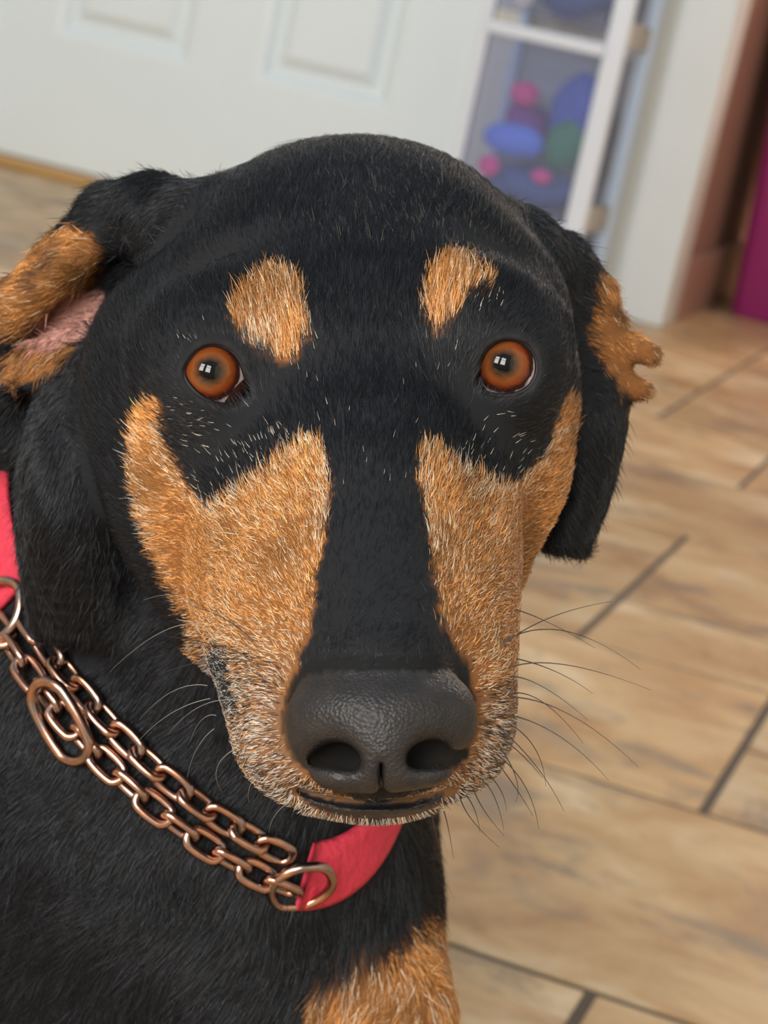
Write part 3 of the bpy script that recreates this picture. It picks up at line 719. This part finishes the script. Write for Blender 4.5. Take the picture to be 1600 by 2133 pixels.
# ---- eyes
def eye_material():
    m, nt, p = new_mat('amber_eye')
    tc = nt.nodes.new('ShaderNodeTexCoord'); sx = nt.nodes.new('ShaderNodeSeparateXYZ'); nt.links.new(tc.outputs['Object'], sx.inputs[0])
    cb = nt.nodes.new('ShaderNodeCombineXYZ'); nt.links.new(sx.outputs[0], cb.inputs[0]); nt.links.new(sx.outputs[1], cb.inputs[1])
    ln = nt.nodes.new('ShaderNodeVectorMath'); ln.operation = 'LENGTH'; nt.links.new(cb.outputs[0], ln.inputs[0])
    nz = nt.nodes.new('ShaderNodeTexNoise'); nz.inputs['Scale'].default_value = 420; nz.inputs['Detail'].default_value = 4; nt.links.new(tc.outputs['Object'], nz.inputs['Vector'])
    ml = nt.nodes.new('ShaderNodeMath'); ml.operation = 'MULTIPLY_ADD'; ml.inputs[1].default_value = 0.0016; ml.inputs[2].default_value = -0.0008; nt.links.new(nz.outputs['Fac'], ml.inputs[0])
    ad = nt.nodes.new('ShaderNodeMath'); ad.operation = 'ADD'; nt.links.new(ln.outputs['Value'], ad.inputs[0]); nt.links.new(ml.outputs[0], ad.inputs[1])
    mr = nt.nodes.new('ShaderNodeMapRange'); mr.inputs[2].default_value = 0.011; nt.links.new(ad.outputs[0], mr.inputs[0])
    k = 1 / 11.0
    rp = ramp(nt, [(0.0, (0.002, 0.002, 0.003)), (2.5 * k, (0.003, 0.003, 0.003)), (3.6 * k, (0.055, 0.022, 0.009)), (5.0 * k, (0.14, 0.042, 0.010)),
                   (6.3 * k, (0.135, 0.026, 0.006)), (7.3 * k, (0.028, 0.008, 0.005)), (8.1 * k, (0.03, 0.012, 0.01)), (8.5 * k, (0.42, 0.33, 0.32)), (1.0, (0.36, 0.26, 0.25))])
    nt.links.new(mr.outputs[0], rp.inputs[0])
    front = nt.nodes.new('ShaderNodeMath'); front.operation = 'GREATER_THAN'; front.inputs[1].default_value = 0; nt.links.new(sx.outputs[2], front.inputs[0])
    mx = nt.nodes.new('ShaderNodeMix'); mx.data_type = 'RGBA'; mx.inputs[6].default_value = (0.4, 0.3, 0.29, 1)
    nt.links.new(front.outputs[0], mx.inputs[0]); nt.links.new(rp.outputs[0], mx.inputs[7]); nt.links.new(mx.outputs[2], p.inputs['Base Color'])
    p.inputs['Roughness'].default_value = 0.35; p.inputs['Coat Weight'].default_value = 1.0; p.inputs['Coat Roughness'].default_value = 0.015; p.inputs['Coat IOR'].default_value = 1.36; p.inputs['Specular IOR Level'].default_value = 0.0
    return m
M_EYE = eye_material(); M_LID = plain('dark_eyelid_skin', (0.005, 0.0045, 0.005), 0.55, spec=0.25); M_NICT = plain('dark_third_eyelid', (0.035, 0.014, 0.010), 0.25)
def tube(name, pts, rad, mat, closed=False, sides=6, taper=None):
    P = np.array(pts, float); n = len(P)
    T = (np.roll(P, -1, 0) - np.roll(P, 1, 0)) if closed else np.gradient(P, axis=0)
    T /= np.linalg.norm(T, axis=1)[:, None] + 1e-12
    up = np.array([0.3, 0.5, 0.8]); vs = []; fs = []
    for k in range(n):
        u = np.cross(T[k], up); u /= np.linalg.norm(u) + 1e-12; v = np.cross(T[k], u)
        r = rad if taper is None else rad * taper[k]
        for s in range(sides):
            a = 2 * math.pi * s / sides; vs.append(P[k] + r * (u * math.cos(a) + v * math.sin(a)))
    for k in range(n if closed else n - 1):
        for s in range(sides):
            a, b2 = k * sides + s, k * sides + (s + 1) % sides; c = ((k + 1) % n) * sides
            fs.append((a, b2, c + (s + 1) % sides, c + s))
    return vs, fs
for e in EYES:
    gz = V(*e['iris'], -e['c'][2] - e['r']) - e['c']; gz /= np.linalg.norm(gz)
    bm = bmesh.new(); bmesh.ops.create_uvsphere(bm, u_segments=48, v_segments=32, radius=e['r'] / 1000)
    for v in bm.verts:
        r = math.hypot(v.co.x, v.co.y) * 1000
        if v.co.z > 0 and r < 8.4: v.co.z += 0.0011 * (1 - (r / 8.4) ** 2) ** 1.3
    o = bm_obj('eye', bm, M_EYE, None, True)
    gw = Vector(to_world(e['c'] + gz) - to_world(e['c']))
    o.rotation_euler = gw.to_track_quat('Z', 'Y').to_euler(); o.location = to_world(e['c'])
    o['label'] = 'glossy amber eye'
    bpy.context.view_layer.update()
    adopt(o)
    # third eyelid: a dark cap over the inner corner of the eyeball
    De = -e['c'][2]; cdv = V(*e['corner'], De) - e['c']; cdv[2] = 0; cdv /= np.linalg.norm(cdv)
    cdv = cdv * math.cos(0.20) + np.array([0, 0, 1]) * math.sin(0.20)
    bm = bmesh.new(); bmesh.ops.create_uvsphere(bm, u_segments=40, v_segments=40, radius=(e['r'] + 0.45) / 1000)
    bmesh.ops.delete(bm, geom=[v for v in bm.verts if v.co.z < e['cap'] * e['r'] / 1000], context='VERTS')
    o3 = bm_obj('third_eyelid', bm, M_NICT, None, True)
    o3.rotation_euler = Vector(to_world(e['c'] + cdv) - to_world(e['c'])).to_track_quat('Z', 'Y').to_euler(); o3.location = to_world(e['c']); adopt(o3)
    pts = []
    R = e['r'] + 0.9; De = -e['c'][2]
    for x, y in smooth_poly(e['ap'], 3):
        q = V(x, y, De); rho = np.linalg.norm((q - e['c'])[:2]); dz = math.sqrt(max(R * R - rho * rho, 4.0))
        pts.append(V(x, y, De - dz))
    vs, fs = tube('eyelid_rim', to_world(np.array(pts)), 0.0008, M_LID, True, 6)
    lid = mesh_obj('eyelid_rim', vs, fs, M_LID, None, True); adopt(lid)

# ---- collar: a red strap with a copper chain, a loop lying on the neck
def trace(px, py, f, D0=480.0, n=90):
    px = np.atleast_1d(np.asarray(px, float)); py = np.atleast_1d(np.asarray(py, float)); t = np.full(len(px), D0)
    ln = np.sqrt(1 + ((px - CX) / FPX) ** 2 + ((py - CY) / FPX) ** 2)
    for _ in range(n):
        P = np.stack([(px - CX) / FPX * t, -(py - CY) / FPX * t, -t], -1); t = t + 0.7 * f(P) / ln
    return np.stack([(px - CX) / FPX * t, -(py - CY) / FPX * t, -t], -1)
fbody = lambda P: union(BODY[:4], P)
P1 = trace(20, 1275, fbody)[0]; P2 = trace(618, 1815, fbody)[0]
axd = V(300, 1650, 825) - V(600, 1000, 785); axd /= np.linalg.norm(axd); pass
e1 = P2 - P1; e1 /= np.linalg.norm(e1); nrm = axd - (axd @ e1) * e1; nrm /= np.linalg.norm(nrm); e2 = np.cross(nrm, e1)
o0 = V(490, 1250, 800); cen = o0 + nrm * ((P1 - o0) @ nrm)
ang = np.linspace(0, 2 * math.pi, 240, endpoint=False)
dirs = np.cos(ang)[:, None] * e1 + np.sin(ang)[:, None] * e2
rad = np.full(240, 170.0)
for _ in range(80): rad -= 0.7 * fbody(cen + dirs * rad[:, None])
for _ in range(3): rad = (np.roll(rad, 1) + rad + np.roll(rad, -1)) / 3
def loop_at(a, off=0.0, along=0.0):      # a point of the loop: angle, height over the skin, shift along the neck
    a = np.atleast_1d(a); r = np.interp(a % (2 * math.pi), np.r_[ang, 2 * math.pi], np.r_[rad, rad[0]])
    dd = np.cos(a)[:, None] * e1 + np.sin(a)[:, None] * e2
    q = cen + dd * r[:, None] + nrm * along
    for _ in range(25): q = q - (fbody(q) - off)[:, None] * dd * 0.6
    return q, dd
def ang_of(P): q = P - cen; return math.atan2(q @ e2, q @ e1)
aa, ab = ang_of(P1), ang_of(P2)
# the chain takes the arc that faces the camera
mid = (aa + ((ab - aa) % (2 * math.pi)) / 2)
if loop_at(mid)[0][0][2] < loop_at(mid + math.pi)[0][0][2]: aa, ab = ab, aa
span = (ab - aa) % (2 * math.pi)
collar = bpy.data.objects.new('dog_collar', None); link(collar)
collar.location = tuple(to_world(cen))
tag(collar, 'red fabric collar with a doubled copper chain around the neck of the dog', 'collar')
CINV = Matrix.Translation(collar.location).inverted()
def adopt_c(o): o.parent = collar; o.matrix_parent_inverse = CINV; return o
M_STRAP = plain('red_webbing', (0.47, 0.020, 0.045), 0.75, noise=0.18, nscale=260, bump=0.8)
STRAPW = 30.0
sa = np.linspace(ab + 0.02, aa + 2 * math.pi - 0.02, 150)
wv = np.linspace(-STRAPW / 2, STRAPW / 2, 9)
fr_ = np.linspace(0, 1, 150); rise = np.where(fr_ < 0.5, -46.0 * sstep(-0.03, 0.22, fr_) + 1.0, -34.0 * sstep(0, 0.30, 1 - fr_)); wsc = 0.62 + 0.45 * sstep(0.15, 0.8, fr_)
if proj(loop_at(sa[:1])[0])[0][0] < 300: rise = rise[::-1]; wsc = wsc[::-1]
def strap_row(off, x):
    q, dd = loop_at(sa, off, 0.0); q = q + nrm * (x * wsc + rise)[:, None]
    for _ in range(25): q = q - (fbody(q) - off)[:, None] * dd * 0.6
    return q
rows_o = [strap_row(3.4 - 0.8 * abs(x / STRAPW * 2) ** 6, x) for x in wv]
rows_i = [strap_row(1.0, x) for x in wv]
vs = np.concatenate(rows_o + rows_i); na, nwv = len(sa), len(wv); fs = []
def vid(i, w, inner): return (w + (nwv if inner else 0)) * na + i
for i in range(na - 1):
    for w_ in range(nwv - 1):
        fs.append((vid(i, w_, 0), vid(i + 1, w_, 0), vid(i + 1, w_ + 1, 0), vid(i, w_ + 1, 0)))
        fs.append((vid(i, w_, 1), vid(i, w_ + 1, 1), vid(i + 1, w_ + 1, 1), vid(i + 1, w_, 1)))
    fs.append((vid(i, 0, 0), vid(i, 0, 1), vid(i + 1, 0, 1), vid(i + 1, 0, 0)))
    fs.append((vid(i, nwv - 1, 0), vid(i + 1, nwv - 1, 0), vid(i + 1, nwv - 1, 1), vid(i, nwv - 1, 1)))
for i in (0, na - 1):
    for w_ in range(nwv - 1): fs.append((vid(i, w_, 0), vid(i, w_ + 1, 0), vid(i, w_ + 1, 1), vid(i, w_, 1)))
st = mesh_obj('strap', to_world(vs), fs, M_STRAP, None, True); adopt_c(st)
strap_pts = np.concatenate(rows_i)[::3]

def copper():
    m, nt, p = new_mat('worn_copper')
    tc = nt.nodes.new('ShaderNodeTexCoord'); nz = nt.nodes.new('ShaderNodeTexNoise'); nz.inputs['Scale'].default_value = 160
    nt.links.new(tc.outputs['Object'], nz.inputs['Vector'])
    rp = ramp(nt, [(0.36, (0.24, 0.21, 0.20)), (0.5, (0.34, 0.21, 0.165)), (0.64, (0.46, 0.25, 0.17))]); nt.links.new(nz.outputs['Fac'], rp.inputs[0])
    nt.links.new(rp.outputs[0], p.inputs['Base Color']); p.inputs['Metallic'].default_value = 1.0; p.inputs['Roughness'].default_value = 0.24
    return m
M_COP = copper()
def oval_mesh(L, Wd, wire, name, seg=40, sides=10):
    er_ = Wd / 2 - wire; hs = L / 2 - wire - er_; pts = []
    for k in range(seg):
        t = 2 * math.pi * k / seg
        x, y = er_ * math.cos(t), er_ * math.sin(t); pts.append((x + (hs if x > 0 else -hs) * min(1, abs(x) / er_ * 2.2), y, 0))
    P = np.array(pts); vs = []; fs = []
    T = np.roll(P, -1, 0) - np.roll(P, 1, 0); T /= np.linalg.norm(T, axis=1)[:, None]
    for k in range(seg):
        u = np.array([T[k][1], -T[k][0], 0])
        for s in range(sides):
            a = 2 * math.pi * s / sides; vs.append((P[k] + wire * (u * math.cos(a) + np.array([0, 0, 1]) * math.sin(a))) / 1000)
    for k in range(seg):
        for s in range(sides):
            fs.append((k * sides + s, k * sides + (s + 1) % sides, ((k + 1) % seg) * sides + (s + 1) % sides, ((k + 1) % seg) * sides + s))
    me_ = bpy.data.meshes.new(name); me_.from_pydata([tuple(v) for v in vs], [], fs); me_.polygons.foreach_set('use_smooth', [True] * len(fs)); me_.materials.append(M_COP)
    return me_
def place_ring(name, me_, c, xdir, ndir, twist=0.0, label=None):
    x = xdir / np.linalg.norm(xdir); z = ndir - (ndir @ x) * x; z /= np.linalg.norm(z); y = np.cross(z, x)
    y2 = y * math.cos(twist) + z * math.sin(twist); z2 = np.cross(x, y2)
    cw = to_world(c); B = np.stack([to_world(c + v * 1000) - cw for v in (x, y2, z2)], 1)
    o = bpy.data.objects.new(name, me_); link(o)
    o.matrix_world = Matrix(((*B[0], cw[0]), (*B[1], cw[1]), (*B[2], cw[2]), (0, 0, 0, 1)))
    mw = o.matrix_world.copy(); o.parent = collar; o.matrix_parent_inverse = CINV; o.matrix_basis = mw
    if label: o['label'] = label
    return o
LINK = oval_mesh(16.0, 10.0, 1.45, 'chain_link')
def strand(a0, a1, off, along, pitch, tw0):
    av = np.linspace(a0, a1, 300); pts = loop_at(av, off, 0.0)[0] + nrm * along
    for _ in range(20): pts[1:-1] = (pts[:-2] + pts[2:] + 2 * pts[1:-1]) / 4
    sl = np.r_[0, np.cumsum(np.linalg.norm(np.diff(pts, axis=0), axis=1))]
    nl = int(round(sl[-1] / pitch)); out = []
    for k in range(nl):
        s = (k + 0.5) * sl[-1] / nl
        c = np.array([np.interp(s, sl, pts[:, j]) for j in range(3)])
        c2 = np.array([np.interp(min(s + 3, sl[-1]), sl, pts[:, j]) for j in range(3)]); c1 = np.array([np.interp(max(s - 3, 0), sl, pts[:, j]) for j in range(3)])
        place_ring('chain_link', LINK, c, c2 - c1, c - cen, tw0 + (0.62 if k % 2 else -0.62))
        out.append(c)
    return np.array(out)
lk = strand(aa + 0.02, ab - 0.02, 5.2, 3.5, 10.6, 0.0)
lk2 = strand(aa + 0.10, ab - 0.12, 2.6, -6.0, 10.6, 0.5)
BIG = oval_mesh(32, 21, 1.9, 'leash_ring', 56); ENDR = oval_mesh(23, 26, 1.7, 'end_ring', 56)
tang = lk[-1] - lk[0]
kk = int(np.argmin(np.hypot(proj(lk)[0] - 160, proj(lk)[1] - 1480)))
rd = (lk[kk] - cen) / np.linalg.norm(lk[kk] - cen)
place_ring('leash_ring', BIG, lk[kk] + rd * 3.0 + nrm * 0.0, V(215, 1580, 700) - V(118, 1405, 700), rd, 0.25, 'large oval copper ring')
for a_, sgn in ((ab, 1), (aa, -1)):
    q, dd = loop_at(a_ - sgn * 0.02, 6.0); q2, _ = loop_at(a_ + sgn * 0.06, 6.0)
    place_ring('end_ring', ENDR, q[0], (q2 - q)[0], dd[0], 0.15)
# ---- fur
def fur(count_head=230000, count_ear=55000, count_neck=130000, count_body=90000):
    cen_q = verts[quads].mean(1)
    qh = head[quads[:, 0]]; qe = ear[quads[:, 0]] & ~qh; vis = (D[quads[:, 0]] < 900) & (py[quads[:, 0]] < 2350) & ~qh & ~qe; qb = ~(qh | qe | vis)
    pick = []
    for m, c in ((qh, count_head), (qe, count_ear), (vis, count_neck), (qb, count_body)):
        w_ = qarea * m; w_ = np.cumsum(w_); pick.append(np.searchsorted(w_, RNG.uniform(0, w_[-1], c)))
    cls = np.repeat(np.arange(4), [count_head, count_ear, count_neck, count_body])
    qi = np.concatenate(pick); u, v = RNG.uniform(size=(2, len(qi), 1))
    Q = quads[qi]; 
    def bil(A): return (A[Q[:, 0]] * (1 - u) * (1 - v) + A[Q[:, 1]] * u * (1 - v) + A[Q[:, 2]] * u * v + A[Q[:, 3]] * (1 - u) * v)
    P = bil(verts); N = bil(vnorm); N /= np.linalg.norm(N, axis=1)[:, None]
    tn, fr, pk, br, hd, ea, x, y, Dp, z_, td = coat(P)
    # no fur on bare skin, in the eyes, inside the mouth, under the strap, through the floor
    keep = (br < 0.5) & (z_ > 0.003)
    for e in EYES:
        keep &= np.linalg.norm(P - e['c'], axis=1) > e['r'] + 0.6
        nr = np.where(np.abs(P - e['c']).max(-1) < 30)[0]; keep[nr] &= poly_sd(e['apS'], x[nr], y[nr]) * 0.136 > 1.4
    near = np.where(cls >= 2)[0]; lo = strap_pts.min(0) - 4; hi = strap_pts.max(0) + 4
    near = near[((P[near] > lo) & (P[near] < hi)).all(1)]
    for k in range(0, len(near), 8000):
        q = near[k:k + 8000]; d2 = ((P[q][:, None, :] - strap_pts[None, ::2]) ** 2).sum(-1).min(1); keep[q] &= d2 > 5.0 ** 2
    sel = np.where(keep)[0]
    P, N, cls, tn, fr, pk, hd, ea, x, y, Dp, z_, td = [A[sel] for A in (P, N, cls, tn, fr, pk, hd, ea, x, y, Dp, z_, td)]
    n = len(P)
    # lie of the coat: back from the nose over the head, down the neck and the body
    n0 = V(793, 1500, 575); f_head = P - n0; f_head /= np.linalg.norm(f_head, axis=1)[:, None]
    f_head = f_head + np.where((y < 1000)[:, None], np.array([0, 0.15, -0.25]), np.array([0, -0.12, -0.2]))
    down = -(CJ @ np.array([0, 0, 1])); g = np.array([-CI[2], -CJ[2], FW[2]])          # world down in this frame
    back = to_cam(CAM + np.array([-0.3, 1.0, 0])) / 1000.0
    f_body = g + 0.45 * back + 0.35 * np.array([-1.0, -0.4, 0.0])
    f_ear = np.where((x < 600)[:, None], np.array([-0.8, -0.55, 0.1]), np.array([0.8, -0.5, 0.1])) + np.where((y > 830)[:, None], np.array([0, -1.2, 0]), np.array([0, 0.25, 0]))
    flow = np.where(hd[:, None], f_head, np.where(ea[:, None], f_ear, f_body))
    flow = flow + np.stack([wob(P, 38, 1), wob(P, 38, 9), wob(P, 38, 17)], -1) * np.where(hd, 0.10, 0.28)[:, None]
    flow = flow + np.stack([wob(P, 9, 5), wob(P, 9, 13), wob(P, 9, 21)], -1) * np.where(hd, 0.10, 0.16)[:, None]
    flow = flow + RNG.normal(size=(n, 3)) * np.where(hd, 0.20, 0.22)[:, None]
    flow -= (flow * N).sum(1)[:, None] * N; flow /= np.linalg.norm(flow, axis=1)[:, None] + 1e-9
    dn = np.linalg.norm(P - V(793, 1480, 567), axis=1)
    L = np.where(hd, 3.2 + 3.0 * sstep(22, 110, dn), np.where(ea, 5.5, 15.0))
    L = np.where(~hd & ~ea & (cls == 2), np.where(tn > 0.3, 8.0, 12.0), L); L = np.where(ea & (x > 1235) & (y > 680) & (y < 860), 3.6, L); L = np.where(cls == 3, 12.0, L)
    for e in EYES: L *= 0.45 + 0.55 * sstep(e['r'] + 1, e['r'] + 11, np.linalg.norm(P - e['c'], axis=1))
    cheek = hd & (tn > 0.1) & ((x < 440) | (x > 1055)); L = np.where(cheek, L * 0.68, L)
    L *= np.exp(RNG.normal(size=n) * 0.22)
    lift = np.where(hd, 0.20 + 0.14 * tn, np.where(ea, 0.24, 0.22)) + RNG.normal(size=n) * 0.07
    chin = hd & (y > 1684) & (Dp < 650); lift = np.where(chin, 0.7, lift); L = np.where(chin, 3.2, L)
    tuft = ea & (RNG.uniform(size=n) < 0.03); lift = np.where(tuft, 0.75, lift)
    lift = np.clip(lift, 0.06, 1.0)
    K = 5; ts = np.linspace(0, 1, K)
    dirv = flow * np.cos(lift)[:, None] + N * np.sin(lift)[:, None]
    pts = np.empty((n, K, 3))
    bend = np.where(chin | tuft, 0.15, 0.75)
    for k, t in enumerate(ts):
        pts[:, k] = P - N * 0.3 + (L * t)[:, None] * dirv - N * (L * t * t * np.sin(lift) * bend)[:, None]
    r0 = np.where(hd, 0.080, np.where(cls == 3, 0.17, 0.095)) * np.exp(RNG.normal(size=n) * 0.15)
    prof = np.array([1.0, 0.95, 0.8, 0.55, 0.18])
    # colours
    rnd = RNG.uniform(size=n); istan = RNG.uniform(size=n) < tn
    var = np.exp(RNG.normal(size=n) * 0.42 - 0.05)[:, None]
    patch = (1 + 0.22 * wob(P, 26, 7))[:, None]
    eart = np.where(ea, 0.60 * (1 + 0.45 * wob(P, 12, 19)), 1.0)[:, None].clip(0.15, 1.2)  # ear tan darkened: rust hair, plus shade inside the ear put into colour
    colr = np.where(istan[:, None], TANC * eart * var * np.clip(patch, 0.6, 1.5), BLACK * np.exp(RNG.normal(size=n) * 0.6)[:, None])
    pale = istan & (rnd < np.where(ea, 0.03, np.where(cheek, 0.045, 0.17)) + 0.60 * np.clip(fr, 0, 1)); colr = np.where(pale[:, None], (CREAM + sstep(0.4, 1.0, fr)[:, None] * (np.array([0.58, 0.53, 0.46]) - CREAM)) * (0.65 + 0.55 * RNG.uniform(size=(n, 1))), colr)
    greyh = hd & ~istan & (fr > 0.3) & (rnd < 0.5); colr = np.where(greyh[:, None], GREY * (0.6 + 0.7 * RNG.uniform(size=(n, 1))), colr)
    darkh = istan & (fr > 0.5) & (RNG.uniform(size=n) < 0.38); colr = np.where(darkh[:, None], BLACK * 2, colr)
    spr = np.zeros(n, bool)
    for cx_, cy_, rr_, pr in ((395, 870, 60, 0.025), (470, 960, 90, 0.017), (560, 950, 70, 0.03), (1030, 930, 80, 0.02), (400, 690, 45, 0.008), (640, 760, 60, 0.010), (900, 740, 50, 0.014), (760, 900, 130, 0.005), (1010, 620, 40, 0.04), (520, 830, 30, 0.03)):
        spr |= (np.hypot(x - cx_, y - cy_) < rr_) & (RNG.uniform(size=n) < pr)
    spr &= hd & ~istan; colr = np.where(spr[:, None], np.array([0.50, 0.44, 0.37]) * RNG.uniform(0.4, 1.1, (n, 1)), colr); r0 = np.where(spr, 0.075, r0)
    crown_grey = hd & (y < 520) & (RNG.uniform(size=n) < 0.10 * sstep(-200, 350, x - 700)); colr = np.where(crown_grey[:, None], np.array([0.075, 0.068, 0.055]), colr)  # scattered greyer hairs on the crown, more towards its right
    colr = np.where((RNG.uniform(size=n) < pk)[:, None], PINKC * var, colr)
    pts[spr] = pts[spr][:, :1] + (pts[spr] - pts[spr][:, :1]) * 0.42 + N[spr][:, None] * np.linspace(0.2, 0.8, K)[None, :, None]
    hc = bpy.data.hair_curves.new('fur'); hc.add_curves([K] * n)
    wp = to_world(pts.reshape(-1, 3)).astype(np.float32)
    hc.attributes['position'].data.foreach_set('vector', wp.ravel())
    ra = hc.attributes.get('radius') or hc.attributes.new('radius', 'FLOAT', 'POINT')
    ra.data.foreach_set('value', (r0[:, None] * prof / 1000).astype(np.float32).ravel())
    ca = hc.attributes.new('coat', 'FLOAT_COLOR', 'CURVE'); ca.data.foreach_set('color', np.c_[np.clip(colr, 0, 1), np.ones(n)].astype(np.float32).ravel())
    m, nt, p = new_mat('short_fur')
    at = nt.nodes.new('ShaderNodeAttribute'); at.attribute_name = 'coat'; nt.links.new(at.outputs['Color'], p.inputs['Base Color'])
    p.inputs['Roughness'].default_value = 0.32; p.inputs['Specular IOR Level'].default_value = 0.29
    hc.materials.append(m)
    o = bpy.data.objects.new('fur', hc); link(o); adopt(o); o['kind'] = 'stuff'
    print('strands', n)
fur()

# ---- whiskers
M_WH = plain('dark_whisker', (0.02, 0.017, 0.016), 0.35); M_WH_SHEEN = plain('sheen_whisker', (0.16, 0.155, 0.15), 0.35)  # second one is a paler copy for left whiskers, sheen in its colour
W_R = [(1048, 1342, 1150, 1285, 1275, 1253), (1050, 1336, 1180, 1315, 1335, 1395), (1058, 1392, 1180, 1385, 1357, 1438), (1062, 1452, 1190, 1490, 1330, 1598), (1050, 1488, 1160, 1530, 1268, 1625),
       (1060, 1446, 1130, 1462, 1215, 1548), (1058, 1505, 1115, 1560, 1137, 1638), (1050, 1540, 1100, 1585, 1130, 1622), (1036, 1572, 1095, 1640, 1122, 1727), (1030, 1580, 1080, 1650, 1110, 1700),
       (1075, 1270, 1150, 1300, 1240, 1350), (1075, 1372, 1160, 1400, 1235, 1445), (1000, 1622, 1030, 1660, 1050, 1730), (985, 1640, 1010, 1690, 1050, 1740), (958, 1660, 985, 1710, 1040, 1765),
       (1016, 1610, 1045, 1650, 1055, 1690), (925, 1690, 935, 1730, 945, 1790), (1062, 1410, 1130, 1430, 1225, 1500), (1040, 1555, 1075, 1620, 1075, 1670), (970, 1655, 990, 1690, 1000, 1735), (900, 1695, 905, 1725, 915, 1765), (1045, 1520, 1120, 1600, 1175, 1690)]
W_L = [(528, 1335, 470, 1290, 400, 1262, 0), (505, 1362, 430, 1340, 345, 1325, 0), (540, 1388, 460, 1372, 330, 1405, 0), (415, 1300, 330, 1320, 228, 1400, 1), (432, 1428, 360, 1440, 290, 1500, 1), (438, 1455, 350, 1490, 275, 1560, 1),
       (446, 1518, 410, 1560, 390, 1620, 1), (490, 1560, 452, 1600, 462, 1650, 1), (545, 1600, 520, 1640, 520, 1672, 1), (600, 1672, 572, 1700, 560, 1735, 1), (410, 1262, 360, 1240, 300, 1250, 1), (500, 1460, 420, 1470, 350, 1530, 1), (450, 1490, 420, 1500, 396, 1545, 1)]
for k, wsk in enumerate([(*a, 0) for a in W_R] + W_L):
    x0, y0, x1, y1, x2, y2, pale = wsk
    rt = trace(np.clip(x0 + (800 - x0) * 0.06, 0, 1600), y0 - 6, lambda P: union(HEAD, P))[0]; Dr = -rt[2]
    if Dr > 720: Dr = 640.0
    A = V(x0, y0, Dr + 0.3); B = V(x1, y1, Dr + 4); C_ = V(x2, y2, Dr + 14)
    Bc = 2 * B - 0.5 * (A + C_)
    t = np.linspace(0, 1, 14)[:, None]; pts = (1 - t) ** 2 * A + 2 * t * (1 - t) * Bc + t * t * C_
    vs, fs = tube('whisker', to_world(pts), 0.00019 if not pale else 0.00013, None, False, 5, np.linspace(1, 0.25, 14))
    adopt(mesh_obj('whisker', vs, fs, M_WH_SHEEN if pale else M_WH, None, True))
